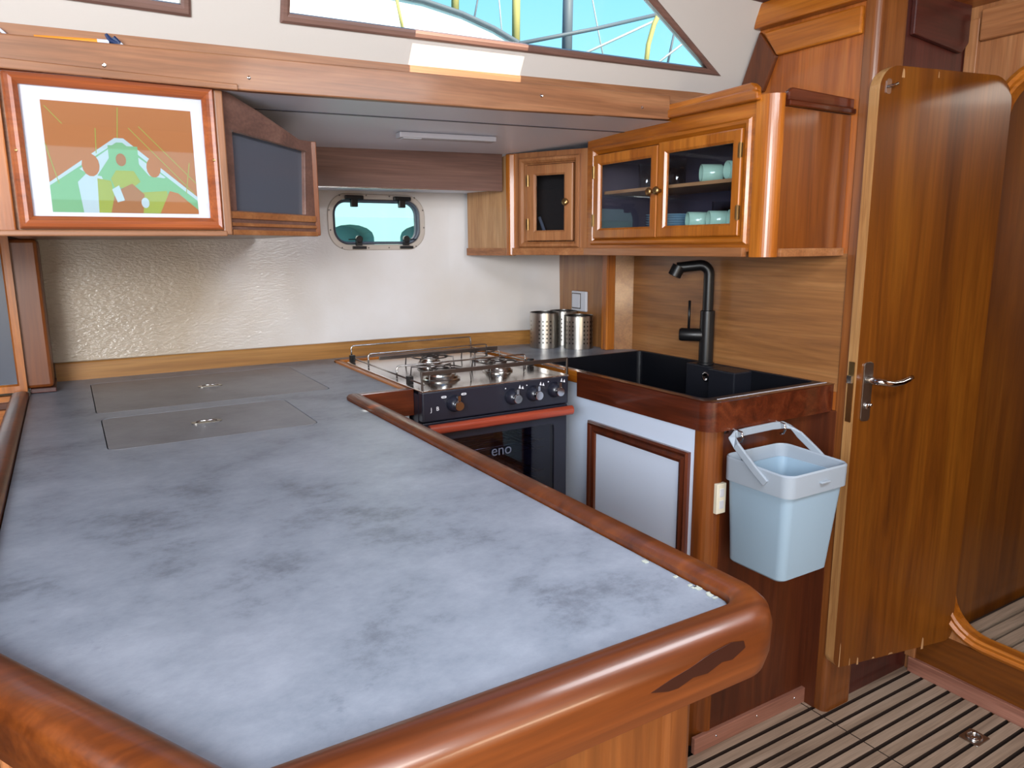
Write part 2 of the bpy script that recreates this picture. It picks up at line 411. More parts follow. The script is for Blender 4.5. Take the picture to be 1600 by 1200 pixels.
# ---- hull side wall, with porthole opening
PORT = rrect(.842, 1.180, 1.428, 1.590, .055)
def hullY(z): return 2.632+(z-1.02)*.02
HM = lambda u, v, w=0: Vector((u, hullY(v)-w, v))
bm = B(); plate(bm, [(-1.7, -.05), (1.30, -.05), (1.30, 1.78), (-1.7, 1.78)], [PORT], HM, .03)
prism(bm, [(1.30, hullY(.2), .2), (1.30, hullY(1.78), 1.78), (1.83, hullY(1.78)-.045, 1.78), (1.83, hullY(.2)-.045, .2)], (0, .03, 0))
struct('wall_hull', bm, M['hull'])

# ---- deckhead over the galley (side deck underside)
def deckz(x, y):
    ys = [(1.66, 1.747), (1.90, 1.745), (2.10, 1.737), (2.38, 1.722), (2.66, 1.650)]
    for (a, za), (b, zb) in zip(ys, ys[1:]):
        if y <= b: z = za+(zb-za)*(y-a)/(b-a); break
    return z + .026*(x-.35)/1.2
bm = B(); ysx = [1.68, 1.895, 1.90, 2.0, 2.1, 2.2, 2.3, 2.38, 2.5, 2.66]; xs = [-1.7, -.1, .35, .9, 1.3, 1.6, 1.868]
for t0 in (0, .02):
    vs = [[bm.verts.new((x, yy, deckz(x, yy)+t0)) for x in xs] for yy in ysx]
    for a, b in zip(vs, vs[1:]):
        for k in range(len(xs)-1): quad(bm, [a[k], a[k+1], b[k+1], b[k]])
struct('ceiling', bm, M['deckhead'])

bm = B()
for k in range(6):
    xa, xb = .36+k*.2, .56+k*.2
    prism(bm, [(xa, 1.893, deckz(xa, 1.893)-.0015), (xb, 1.893, deckz(xb, 1.893)-.0015), (xb, 1.903, deckz(xb, 1.903)-.0015), (xa, 1.903, deckz(xa, 1.903)-.0015)], (0, 0, .003))
struct('trim_12', bm, M['rubber'])

# ---- coachroof side with two windows
CSM = FR((0, 1.731, 1.842), (1, 0, 0), Vector((0, -.43, 1)), Vector((0, -1, -.43)).normalized())
W1 = [(.467, .071), (1.708, .093), (1.352, .255), (.467, .255)]
W2 = [(-.62, .058), (.255, .058), (.255, .245), (-.62, .245)]
bm = B(); plate(bm, [(-1.7, -.075), (1.87, -.045), (1.87, .31), (-1.7, .31)], [W1, W2], CSM, .028)
struct('wall_coachroof', bm, M['cabin'])
for wi, Wp in ((1, W1), (2, W2)):
    fr = thing('window_%d' % wi, CSM(Wp[0][0], Wp[0][1]), None, None, kind='structure')
    bm = B(); sweep(bm, Wp[::-1], [(-.002, -.012), (-.002, .006), (.004, .009), (.012, .009), (.017, .005), (.017, -.001), (0, -.001)], CSM)
    obj('frame', bm, wood('dim', 'X'), fr)
    bm = B(); prism(bm, [CSM(u, v, -.016) for u, v in Wp], CSM(0, 0, 0)-CSM(0, 0, .004)); obj('pane', bm, M['glass'], fr)

# ---- overhead lining with unseen openings cut to throw the sun patches
bm = B()
plate(bm, [(-1.7, -1.7), (2.34, -1.7), (2.34, 1.64), (-1.7, 1.64)],
      [[(.778, 1.300), (1.090, 1.300), (1.090, 1.56), (.778, 1.56)], [(.688, .208), (.728, .208), (.728, .258), (.688, .258)]],
      lambda u, v, w=0: Vector((u, v, 2.118-w)), .02)
struct('ceiling_saloon', bm, M['ceil'])

# ---- bulkhead forward of the sink (x = 1.87)
bm = B(); prism(bm, [(1.87, a, b) for a, b in ((1.285, 0), (2.20, 0), (2.20, 1.79), (1.77, 1.805), (1.745, 1.84), (1.62, 2.13), (1.285, 2.13))], (.025, 0, 0)); struct('wall_forward', bm, wood('upper', 'Z'))
bm = B(); box(bm, 1.90, 2.345, 1.27, 1.30, 0, 2.13); struct('wall_passage', bm, wood('maroon', 'Z'))
# rounded column at its free edge
bm = B(); prism(bm, [(x, y, 0.0) for x, y in rrect(1.862, 2.0, 1.247, 1.29, [.004, .004, .02, .03])], (0, 0, 2.118))
struct('trim_1', bm, wood('column', 'Z'), smooth=False)
# horizontal-grain backsplash
bm = B(); box(bm, 1.866, 1.872, 1.287, 2.192, ZC-.02, 1.392); obj('backsplash', bm, wood('splash', 'Y'), label='horizontal-grain wood panel on the wall behind the sink and black tap', cat='wall panel')
# panel left of the corner, filler and little post
bm = B(); box(bm, 1.80, 1.815, 2.235, 2.66, .3, 1.79); struct('wall_corner', bm, wood('splash', 'Z'))
bm = B(); prism(bm, [(1.79, 2.236, .3), (1.872, 2.192, .3), (1.872, 2.21, .3), (1.79, 2.25, .3)], (0, 0, 1.47)); struct('trim_2', bm, wood('splash', 'Y'))
bm = B(); box(bm, 1.762, 1.802, 2.222, 2.258, ZC, 1.388); obj('corner_post', bm, wood('orange', 'Z'), bevel=.004, label='slim orange wooden post standing on the counter behind the sink, right of the light switch', cat='post')
# boards on the upper bulkhead
for pts, th, kd in (([(1.701, 1.889), (1.632, 2.046), (1.566, 1.964), (1.609, 1.870)], .016, 'side'),
                    ([(1.618, 2.040), (1.294, 2.033), (1.294, 1.963), (1.566, 1.965)], .016, 'orange'),
                    ([(1.640, 2.050), (1.628, 2.118), (1.250, 2.118), (1.250, 2.043)], .034, 'orange')):
    bm = B(); prism(bm, [(1.87, a, b) for a, b in pts], (-th, 0, 0)); struct('trim_3' if kd == 'side' else ('trim_4' if th < .02 else 'trim_5'), bm, wood('fiddle' if kd == 'side' else kd, 'Z' if kd == 'side' else 'Y'), bevel=.005)
bm = B(); prism(bm, [(a, 1.27, b) for a, b in ((2.03, 2.118), (2.03, 1.975), (2.27, 1.955), (2.30, 1.985), (2.30, 2.118))], (0, -.016, 0)); struct('trim_6', bm, wood('maroon', 'X'), bevel=.004)

# ---- bulkhead with arched doorway (x = 2.32)
DW = rrect(.42, 1.160, .195, 1.890, .13, 8)
BM_ = lambda u, v, w=0: Vector((2.32-w, u, v))
bm = B(); plate(bm, [(-1.7, -.06), (1.272, -.06), (1.272, 2.13), (-1.7, 2.13)], [DW], BM_, .03); struct('wall_saloon_forward', bm, wood('pink', 'Z'))
bm = B(); sweep(bm, DW, [(-.026, -.002), (-.026, .010), (-.014, .018), (-.006, .010), (.004, .014), (.010, .008), (.010, -.035), (-.001, -.035), (-.001, -.002)], BM_); struct('door_2', bm, wood('orange', 'Y'))
bm = B(); box(bm, 2.305, 2.322, 1.232, 1.268, .05, 2.05); struct('trim_7', bm, wood('pink', 'Z'), bevel=.003)
bm = B(); box(bm, 2.300, 2.322, .3, 1.228, 1.985, 2.07); struct('trim_8', bm, wood('pink', 'Y'), bevel=.004)
bm = B(); box(bm, 2.20, 2.322, -.2, 1.27, 2.085, 2.118); struct('trim_9', bm, wood('orange', 'Y'), bevel=.004)
bm = B(); box(bm, 2.300, 2.322, -.5, 1.25, 0, .052); struct('baseboard_forward', bm, wood('skirt', 'Y'), bevel=.002)
for k, yy in enumerate((1.20, .985, .7)): screw_pos = yy
# step riser panel, lighter orange ply
bm = B(); box(bm, 2.312, 2.322, -.5, 1.262, .05, .168); struct('trim_10', bm, wood('door', 'Y'))

# ---- unseen side of the saloon: settee side wall with windows, aft wall
bm = B(); plate(bm, [(-1.7, 0), (2.34, 0), (2.34, 2.13), (-1.7, 2.13)], [[(-1.2, 1.7), (.9, 1.7), (.9, 2.0), (-1.2, 2.0)]], lambda u, v, w=0: Vector((u, -1.68+w, v)), .03)
struct('wall_settee_side', bm, wood('upper', 'X'))
bm = B(); plate(bm, [(-1.7, 0), (2.66, 0), (2.66, 2.13), (-1.7, 2.13)], [[(-.9, .9), (-.1, .9), (-.1, 2.05), (-.9, 2.05)]], lambda u, v, w=0: Vector((-1.68+w, u, v)), .03)
struct('wall_aft', bm, wood('upper', 'Z'))

# ================================================================== COUNTER
INNER = [(-.118, 2.66), (-.118, .88), (.077, .525)] 
def arc(cx, cy, r, a0, a1, n=6): return [(cx+r*math.cos(math.radians(a0+(a1-a0)*k/n)), cy+r*math.sin(math.radians(a0+(a1-a0)*k/n))) for k in range(n+1)]
lam = [(-.118, 2.628), (-.118, .88), (.077, .525)] + arc(.585, .547, .022, -90, 0, 5) + [(.607, 1.862), (.800, 1.862), (.800, 2.505), (1.383, 2.505), (1.383, 2.142), (1.868, 2.142), (1.868, 2.19), (1.795, 2.236), (1.795, 2.585), (1.30, 2.628)]
L1 = rrect(.037, .468, 1.640, 1.968, .022, 4); L2 = rrect(.030, .620, 2.035, 2.512, .022, 4)
wt = thing('galley_worktop', (.25, 1.4, ZC-.03), 'grey-blue concrete-look worktop of the galley peninsula, edged in varnished wood', 'worktop')
bm = B(); plate(bm, lam, [L1, L2], lambda u, v, w=0: Vector((u, v, ZC+w)), .03); obj('surface', bm, M['counter'], wt)
fprof = [(-.002, -.055), (-.002, .008), (-.008, .013), (-.018, .015), (-.034, .013), (-.044, .004), (-.048, -.010), (-.047, -.040), (-.042, -.058), (-.030, -.064), (-.010, -.064)]
# path runs so that the counter is on the left
pth = [(.607, 1.862)][::-1]
path_isl = [(-.118, 2.40), (-.118, .88), (.077, .525)] + arc(.585, .547, .022, -90, 0, 14) + [(.607, 1.868)]
bm = B(); sweep(bm, path_isl, [(-a, b) if False else (a, b) for a, b in fprof], lambda u, v, w=0: Vector((u, v, ZC+w)), closed=False)
obj('edge_moulding', bm, wood('fiddle', 'X'), wt, smooth=True).modifiers.new('e', 'EDGE_SPLIT').split_angle = .75
# short return beside the stove
bm = B(); prism(bm, [(.622, 1.856, ZC-.064), (.797, 1.856, ZC-.064), (.797, 1.856, ZC+.012), (.640, 1.856, ZC+.012)], (0, .020, 0)); obj('return_board', bm, wood('darkfid', 'X'), wt, bevel=.002, label='dark red return board beside the stove')
# stove cut-out lining
bm = B(); box(bm, .782, .802, 1.88, 2.52, ZC-.07, ZC+.008); box(bm, .782, 1.40, 2.50, 2.522, ZC-.07, ZC+.008); box(bm, 1.366, 1.386, 2.15, 2.50, ZC-.07, ZC+.008)
obj('stove_cutout_lining', bm, wood('orange', 'Y'), wt, bevel=.003)
bm = B(); prism(bm, [(x, .4768, z) for x, z in ((.440, .998), (.465, 1.004), (.49, 1.008), (.52, 1.015), (.548, 1.018), (.566, 1.014), (.569, 1.006), (.55, .998), (.535, 1.000), (.515, .994), (.495, .996), (.475, .991), (.462, .992))], (0, .0006, 0)); obj('worn_dark_patch', bm, M['burn'], wt, label='dark worn patch in the varnish near the rounded corner')
# chipped caulk along the inner corner
bm = B()
for k in range(26):
    t = k/25; x = .603-.004*random.random(); yy = .55+.10*t*1.6
    if random.random() < (.55 if k < 9 else .28): box(bm, x-.0015-.002*random.random(), x+.0035, yy, yy+.002+.007*random.random(), ZC+.0002, ZC+.0016)
tag(obj('chipped_caulk', bm, M['caulk'], wt, label='pale chips of old sealant along the edging'), kind='stuff')

def lid(L, label, hx, hy):
    t = thing('hatch_lid', (hx, hy, ZC-.02), label, 'hatch lid')
    c = [(u+(.0022 if u < hx else -.0022), v+(.0022 if v < hy else -.0022)) for u, v in L]
    bm = B(); prism(bm, [(u, v, ZC-.02) for u, v in c], (0, 0, .020)); obj('panel', bm, M['lid'], t)
    bm = B()
    prism(bm, [(hx+u, hy+v, ZC+.0002) for u, v in rrect(-.033, .033, -.011, .011, .010, 4)], (0, 0, .0018))
    rg = obj('pull_plate', bm, M['brush'], t)
    bm = B(); tube(bm, [(hx-.022, hy, ZC+.003), (hx-.018, hy-.007, ZC+.006), (hx+.010, hy-.008, ZC+.006), (hx+.018, hy-.004, ZC+.005), (hx+.022, hy, ZC+.003)], .0018, 6)
    tube(bm, [(hx+.012, hy-.006, ZC+.003), (hx+.012, hy+.006, ZC+.003)], .002, 6)
    obj('pull_ring', bm, M['chrome'], rg, smooth=True)
lid(L1, 'grey rectangular hatch lid in the worktop, the nearer of the two', .248, 1.798)
lid(L2, 'grey rectangular hatch lid in the worktop, the farther one near the wall', .332, 2.275)
bm = B(); prism(bm, [(u, v, ZC-.036) for u, v in ((-.10, 2.61), (-.10, 1.2), (.55, 1.2), (.55, 1.90), (.70, 1.95), (.70, 2.61))], (0, 0, .004))
obj('lid_rebate', bm, M['void'], wt)

# wooden upstand along the hull wall
bm = B(); sweep(bm, [(-.055, 2.628), (1.10, 2.625), (1.38, 2.600), (1.60, 2.570), (1.797, 2.545)], [(-.016, 0), (-.016, .052), (-.013, .056), (.004, .056), (.004, 0)], lambda u, v, w=0: Vector((u, v, ZC+w)), closed=False)
obj('upstand_board', bm, wood('trim', 'X'), label='long honey-coloured wooden upstand at the foot of the white hull wall', cat='trim board')

# peninsula cabinet under the worktop
pc = thing('peninsula_cabinet', (.3, 1.2, 0), 'varnished wooden cabinet carrying the grey peninsula worktop', 'cabinet')
body = [(-.124, 2.6), (-.124, .890), (.072, .563), (.563, .563), (.563, 1.86), (.563, 2.6)]
bm = B(); plate(bm, body, [], lambda u, v, w=0: Vector((u, v, .95+w)), .90); obj('carcass', bm, wood('pink', 'Z'), pc)
bm = B(); box(bm, .085, .560, .556, .566, .05, .956)
obj('end_panel', bm, wood('column', 'Z'), pc)
bm = B(); box(bm, .530, .572, .550, .60, .0, .956); obj('corner_post', bm, wood('column', 'Z'), pc, bevel=.008)
for pa, pb in (((.050, .592, .5), (.078, .545, .5)), ((-.120, .876, .5), (-.104, .849, .5)), ((-.100, .842, .5), (-.094, .832, .5))):
    bm = B(); obox(bm, pa, pb, .02, .912); obj('corner_post', bm, wood('pink', 'Z'), pc, bevel=.004)
bm = B(); box(bm, .565, .790, 1.878, 1.892, .05, .955); obj('side_panel', bm, M['white'], pc, label='white filler panel beside the stove')

# ================================================================== SINK UNIT
sc = thing('sink_cabinet', (1.63, 1.6, 0), 'sink cabinet with a white front panel and dark varnished side beside the grey bin', 'cabinet')
bm = B(); prism(bm, [(1.400, a, b) for a, b in ((1.372, .05), (2.14, .05), (2.14, .985), (1.874, .985), (1.874, .948), (1.372, .948))], (.012, 0, 0)); obj('front_panel', bm, M['white'], sc, bevel=.001, label='white laminate front panel')
FM = lambda u, v, w=0: Vector((1.400-w, u, v))
bm = B(); sweep(bm, rrect(1.392, 1.842, .30, .868, 0), [(0, 0), (0, .010), (.006, .016), (.013, .012), (.017, .007), (.026, .013), (.035, .010), (.040, 0)], FM)
cd = obj('cupboard_door', bm, wood('darkfid', 'Z'), sc, label='dark wooden moulding framing the cupboard door')
bm = B(); prism(bm, [FM(a, b, .0) for a, b in rrect(1.43, 1.804, .338, .830, 0)], (-.004, 0, 0)); obj('door_panel', bm, M['white'], cd)
bm = B(); prism(bm, [(x, y, 0) for x, y in [(1.402, 1.378)]+arc(1.45, 1.378, .052, 180, 270, 8)[0:]+[(1.45, 1.345)]], (0, 0, .95)); obj('corner_post', bm, wood('side', 'Z'), sc)
bm = B(); box(bm, 1.45, 1.935, 1.330, 1.345, .0, .955); obj('side_panel', bm, wood('deep', 'Z'), sc)
bm = B(); box(bm, 1.858, 1.869, 1.284, 1.331, 0, .945); obj('shadow_strip', bm, wood('deep', 'Z'), sc)  # dark strip added to stand in for the shadow beside the column
bm = B(); box(bm, 1.385, 1.955, 1.318, 1.332, 0, .050); tt = obj('skirting', bm, wood('skirt', 'X'), sc, bevel=.002)
for x in (1.47, 1.64, 1.81): bm = B(); screw(bm, (x, 1.318, .030), (0, -1, 0), .0035); obj('screw', bm, M['chrome'], tt)
# wooden surround (edge board)
se = thing('sink_edge_board', (1.5, 1.35, ZC-.075), 'thick dark varnished wooden edge board wrapped around the front corner of the black sink', 'edge board')
outer = [(1.868, 1.302)] + arc(1.412, 1.342, .040, 270, 180, 8)
bm = B(); sweep(bm, [(1.866, 1.302)] + arc(1.414, 1.344, .042, 270, 180, 8) + [(1.372, 1.878)], [(.0, -.078), (.0, .000), (.003, .004), (-.012, .004)][:3] + [(-.018, .004), (-.026, 0), (-.026, -.07), (-.02, -.078)], lambda u, v, w=0: Vector((u, v, ZC+w)), closed=False)
obj('moulding', bm, wood('darkfid', 'Y'), se, smooth=True).modifiers.new('e', 'EDGE_SPLIT').split_angle = .6
bm = B(); box(bm, 1.374, 1.392, 1.880, 2.15, ZC-.036, ZC+.004); obj('light_end', bm, wood('orange', 'Y'), se, bevel=.003, label='lighter orange end of the edge board')
bm = B(); obox(bm, (1.42, 1.325, ZC+.0035), (1.862, 1.325, ZC+.0035), .005, .0012); obj('sealant_line', bm, M['switch'], se, label='pale sealant line along the sink rim')

sk = thing('kitchen_sink', (1.63, 1.74, ZC-.2), 'large black composite sink bowl set in the counter under the black tap', 'sink')
X0, X1, Y0, Y1 = 1.394, 1.866, 1.328, 2.142
bm = B(); ox = rrect(X0, X1, Y0, Y1, .004, 2); ix = rrect(X0+.012, X1-.014, Y0+.028, Y1-.012, .02, 5)
led = [(1.862-.01, 1.700)]
plate(bm, ox, [ix], XY(ZC+.002), .012)
obj('rim', bm, M['blackgran'], sk, bevel=.001)
bm = B(); n = len(ix); a = [bm.verts.new((x, y, ZC)) for x, y in ix]; b = [bm.verts.new((1.63+(x-1.63)*.96, 1.735+(y-1.735)*.97, ZC-.19)) for x, y in ix]
for i in range(n): quad(bm, [a[i], a[(i+1) % n], b[(i+1) % n], b[i]])
quad(bm, b); g = bmesh.ops.duplicate(bm, geom=bm.faces[:])
bw = obj('bowl', bm, M['blackgran'], sk)
s_ = bw.modifiers.new('t', 'SOLIDIFY'); s_.thickness = .006; s_.offset = 1
bm = B(); box(bm, 1.772, 1.853, 1.588, 1.700, ZC-.17, ZC+.001); box(bm, 1.80, 1.853, 1.70, 1.83, ZC-.17, ZC+.001); obj('tap_ledge', bm, M['blackgran'], sk, bevel=.004)
bm = B(); lathe(bm, [(.016, 0), (.018, .002), (.012, .004), (.010, .002), (.002, .002)], (1.800, 1.735, .985), 20, (-1, 0, 0)); obj('overflow_ring', bm, M['chrome'], sk, smooth=True)

# tap
TX, TY = 1.826, 1.765
tp = thing('kitchen_tap', (TX, TY, ZC), 'tall matt black angular kitchen tap behind the black sink', 'tap')
bm = B(); lathe(bm, [(.0, 0), (.027, 0), (.027, .006), (.024, .008), (.024, .175), (.0235, .180), (.019, .182)], (TX, TY, ZC+.002), 28)
obj('body', bm, M['blackmatt'], tp, smooth=True).modifiers.new('e', 'EDGE_SPLIT').split_angle = .6
bm = B(); sp_d = Vector((-.72, .69, 0)).normalized()
pts = [Vector((TX, TY, ZC+.18)), Vector((TX, TY, 1.322))]
for k in range(1, 7):
    t = PI/2*k/6; pts.append(Vector((TX, TY, 1.322))+sp_d*(.03-.03*math.cos(t))+Vector((0, 0, .03*math.sin(t))))
pts.append(Vector((TX, TY, 1.350))+sp_d*.105-Vector((0, 0, .006)))
tube(bm, pts, .0175, 20)
spo = obj('spout', bm, M['blackmatt'], tp, smooth=True); spo.modifiers.new('e', 'EDGE_SPLIT').split_angle = .7
bm = B(); e0 = Vector((TX, TY, 1.338))+sp_d*.098; lathe(bm, [(.0, 0), (.022, 0), (.022, .036), (.014, .038)], e0+Vector((0, 0, .012))+sp_d*.0, 20, (-.35, .30, -1)); obj('aerator', bm, M['tapeblk'], spo, smooth=True).modifiers.new('e', 'EDGE_SPLIT').split_angle = .7
bm = B(); ld = Vector((-.62, .78, 0)).normalized(); lathe(bm, [(.0, 0), (.0205, 0), (.022, .004), (.022, .072), (.0195, .078), (0, .078)], Vector((TX, TY, ZC+.100))+ld*.012, 24, ld); lv = obj('lever_hub', bm, M['blackmatt'], tp, smooth=True); lv.modifiers.new('e', 'EDGE_SPLIT').split_angle = .6
bm = B(); lp = Vector((TX, TY, ZC+.115))+ld*.060; tube(bm, [lp, lp+Vector((0, 0, .10))], .0045, 10); obj('lever', bm, M['blackmatt'], lv, smooth=True)

# socket on the side
so = thing('wall_socket', (1.438, 1.33, .70), 'small cream socket plate on the wooden side below the sink corner', 'socket')
bm = B(); box(bm, 1.428, 1.462, 1.318, 1.331, .708, .792); obj('plate', bm, M['cream'], so, bevel=.002)
for z0 in (.722, .755): bm = B(); box(bm, 1.437, 1.453, 1.3165, 1.319, z0, z0+.023); obj('insert', bm, M['switch'], so, bevel=.001)

# switch on the corner wall
sw = thing('light_switch', (1.79, 2.44, 1.15), 'pale grey square light switch on the wooden wall above the steel canisters', 'switch')
bm = B(); box(bm, 1.788, 1.800, 2.392, 2.492, 1.154, 1.236); obj('plate', bm, M['switch'], sw, bevel=.004)
bm = B(); box(bm, 1.784, 1.789, 2.430, 2.482, 1.168, 1.224); obj('rocker', bm, M['switch'], sw, bevel=.002)
bm = B(); box(bm, 1.7865, 1.7885, 2.426, 2.486, 1.164, 1.228); obj('rocker_surround', bm, M['darksteel'], sw)

# canisters
def canister_mesh(r, h):
    bm = B(); seg = 72; zs = [0, .012]; rows = 6; z = .020
    for k in range(rows): zs += [z+k*.0165, z+k*.0165+.0068]
    zs += [h-.006, h]
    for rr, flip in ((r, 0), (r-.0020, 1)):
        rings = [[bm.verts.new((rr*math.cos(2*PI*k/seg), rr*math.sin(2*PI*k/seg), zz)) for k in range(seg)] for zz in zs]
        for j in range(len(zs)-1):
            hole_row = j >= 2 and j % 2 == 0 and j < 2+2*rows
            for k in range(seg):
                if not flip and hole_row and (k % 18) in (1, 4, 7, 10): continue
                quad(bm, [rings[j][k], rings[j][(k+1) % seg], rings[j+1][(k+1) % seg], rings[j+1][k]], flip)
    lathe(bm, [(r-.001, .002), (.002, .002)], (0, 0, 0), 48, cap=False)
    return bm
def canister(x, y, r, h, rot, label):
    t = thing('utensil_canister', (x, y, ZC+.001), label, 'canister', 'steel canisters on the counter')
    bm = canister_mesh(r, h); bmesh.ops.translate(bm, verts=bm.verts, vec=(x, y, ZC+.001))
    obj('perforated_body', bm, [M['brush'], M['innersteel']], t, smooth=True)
    bm = B(); tube(bm, [(x+r*math.cos(2*PI*k/48), y+r*math.sin(2*PI*k/48), ZC+.001+h) for k in range(48)], .0016, 6, closed=True); obj('rolled_rim', bm, M['steel'], t, smooth=True)
    t.rotation_euler.z = rot
canister(1.617, 2.435, .058, .138, .5, 'perforated steel canister on the counter, leftmost and nearest the white wall')
canister(1.712, 2.335, .057, .128, 1.2, 'perforated steel canister on the counter, rightmost, directly below the switch')
canister(1.732, 2.470, .056, .136, .2, 'perforated steel canister standing behind the other two, only its rim showing')

# ================================================================== STOVE
SX0, SX1, SY0, SY1, SZ = .797, 1.283, 1.80, 2.42, 1.030
st = thing('gas_stove', (1.04, 2.1, .6), 'black and steel three-burner gas stove with oven set into the counter', 'stove')
bm = B(); box(bm, SX0, SX0+.02, SY0+.03, SY1, .55, SZ-.010); box(bm, SX1-.02, SX1, SY0+.03, SY1, .55, SZ-.010); box(bm, SX0+.02, SX1-.02, SY1-.02, SY1, .55, SZ-.010); box(bm, SX0+.02, SX1-.02, SY0+.03, SY1-.02, .91, SZ-.010); box(bm, SX0+.02, SX1-.02, SY0+.03, SY1-.02, .55, .595); obj('body', bm, M['blackmetal'], st)
bm = B(); box(bm, SX0, SX1, SY0, SY0+.03, .944, SZ-.001); pn = obj('control_panel', bm, M['blackmetal'], st, bevel=.004)
bm = B(); box(bm, SX0, SX1, SY0+.004, SY0+.03, .925, .941); obj('lower_ledge', bm, M['blackmetal'], st, bevel=.002)
bm = B(); box(bm, SX0-.001, SX1+.001, SY0-.002, SY1, SZ-.001, SZ+.003); ck = obj('cooktop', bm, plain('polished_cooktop_steel', '#e0dedb', .16, metal=1), st, bevel=.001, label='polished steel cooktop')
PF = lambda u, v, w=0: Vector((u, SY0-w, v))
# knobs
kx = [(.893, .989), (1.082, .987), (1.155, .989), (1.231, .992)]
for i, (x, z) in enumerate(kx):
    bm = B(); lathe(bm, [(0, 0), (.023, 0), (.024, .004), (.020, .010), (.017, .024), (.0, .024)], PF(x, z, .0), 24, (0, -1, 0)); kn = obj('knob', bm, M['blackmetal'], pn, smooth=True)
    bm = B(); lathe(bm, [(.0135, 0), (.0140, .010), (.0125, .013), (0, .013)], PF(x, z-.002, .024), 24, (0, -1, 0)); box(bm, x-.004, x+.004, SY0-.034, SY0-.024, z+.006, z+.026)
    o = obj('knob_cap', bm, M['chrome'], pn, smooth=True, label='chrome knob cap'); o.modifiers.new('e', 'EDGE_SPLIT').split_angle = .6
def mark(f): bm = B(); f(bm); obj('printed_mark', bm, M['panelmark'], pn, label='white printed mark')
for i, (x, z) in enumerate(kx):
    if i:
        mark(lambda bm: prism(bm, [PF(x+.022, z+.022, .0003), PF(x+.030, z+.020, .0003), PF(x+.027, z+.032, .0003)], (0, -.0003, 0)))
        mark(lambda bm: prism(bm, [PF(x+.032, z+.020, .0003), PF(x+.040, z+.018, .0003), PF(x+.037, z+.028, .0003)], (0, -.0003, 0)))
        mark(lambda bm: lathe(bm, [(.002, 0), (.002, .0005)], PF(x-.022, z+.026, 0), 8, (0, -1, 0)))
for x, z in ((.862, 1.010), (.924, 1.012)):
    mark(lambda bm: sweep(bm, rrect(x-.008, x+.008, z-.003, z+.003, .003, 4), [(0, 0), (0, .0006), (.002, .0006), (.002, 0)], PF))
mark(lambda bm: text_mesh(bm, 'J', .016, FR(PF(.823, .978), (1, 0, 0), (0, 0, 1), (0, -1, 0))))
mark(lambda bm: text_mesh(bm, 'B', .016, FR(PF(.842, .979), (1, 0, 0), (0, 0, 1), (0, -1, 0))))
mark(lambda bm: lathe(bm, [(.0025, 0), (.0025, .0006)], PF(1.262, .985, 0), 8, (0, -1, 0)))
# oven door
od = link('oven_door', None, st); od.location = Vector((1.04, 1.8, .6))-st.location
DF = lambda u, v, w=0: Vector((u, SY0+.006-w, v))
bm = B(); plate(bm, [(SX0+.002, .57), (SX1-.002, .57), (SX1-.002, .905), (SX0+.002, .905)], [rrect(.86, 1.235, .62, .885, .012, 3)], DF, .022); obj('door_frame', bm, M['blackmetal'], od, bevel=.001)
bm = B(); prism(bm, [DF(u, v, -.004) for u, v in rrect(.855, 1.24, .615, .89, .012, 3)], (0, .004, 0)); gl = obj('door_glass', bm, M['ovenglass'], od)
bm = B(); box(bm, .85, 1.245, SY0+.028, SY0+.40, .60, .90); 
for f in list(bm.faces):
    if f.calc_center_median().y < SY0+.03: bm.faces.remove(f)
obj('oven_cavity', bm, plain('oven_enamel', '#3c4156', .4), st)
bm = B()
for z in (.70, .725, .80, .825):
    for yy in (SY0+.06, SY0+.12, SY0+.18, SY0+.24, SY0+.30): tube(bm, [(.86, yy, z), (1.235, yy, z)], .0018, 6)
    for x in (1.19, 1.21): tube(bm, [(x, SY0+.05, z), (x, SY0+.31, z)], .0018, 6)
obj('oven_rack', bm, M['steel'], st, smooth=True)
bm = B(); text_mesh(bm, 'eno', .046, FR(DF(1.048, .829, .0), (1, 0, 0), (0, 0, 1), (0, -1, 0)), .0006); obj('door_lettering', bm, plain('faint_grey_print', '#5c647a', .5), od, label='faint grey lettering on the oven glass')
bm = B(); tube(bm, [(SX0+.012, SY0-.014, .925), (SX1+.004, SY0-.014, .925)], .0125, 12)
for v in bm.verts: v.co.z = .925+(v.co.z-.925)*1.15
hb = obj('door_handle', bm, wood('red', 'X'), od, smooth=True, label='round red-brown wooden handle bar'); hb.modifiers.new('e', 'EDGE_SPLIT').split_angle = .8
# burners
def burner(x, y, r):
    t = link('burner', None, st); t.location = Vector((x, y, SZ+.003))-st.location
    bm = B(); lathe(bm, [(r, 0), (r*1.02, .004), (r*.92, .006), (r*.86, .012), (r*.80, .013), (r*.78, .018), (r*.62, .020), (r*.60, .026), (r*.4, .028), (0, .028)], (x, y, SZ+.003), 32); o = obj('burner_base', bm, M['steel'], t, smooth=True); o.modifiers.new('e', 'EDGE_SPLIT').split_angle = .7
    bm = B(); tube(bm, [(x+r*.55*math.cos(2*PI*k/28), y+r*.55*math.sin(2*PI*k/28), SZ+.033) for k in range(28)], .004, 6, closed=True); obj('flame_ring', bm, M['darksteel'], t, smooth=True)
burner(.922, 1.945, .058); burner(1.135, 1.975, .047); burner(1.000, 2.19, .044)
bm = B(); lathe(bm, [(.036, 0), (.036, .004), (.03, .010), (0, .010)], (1.205, 2.215, SZ+.003), 28); obj('burner_cap', bm, M['steel'], st, smooth=True)
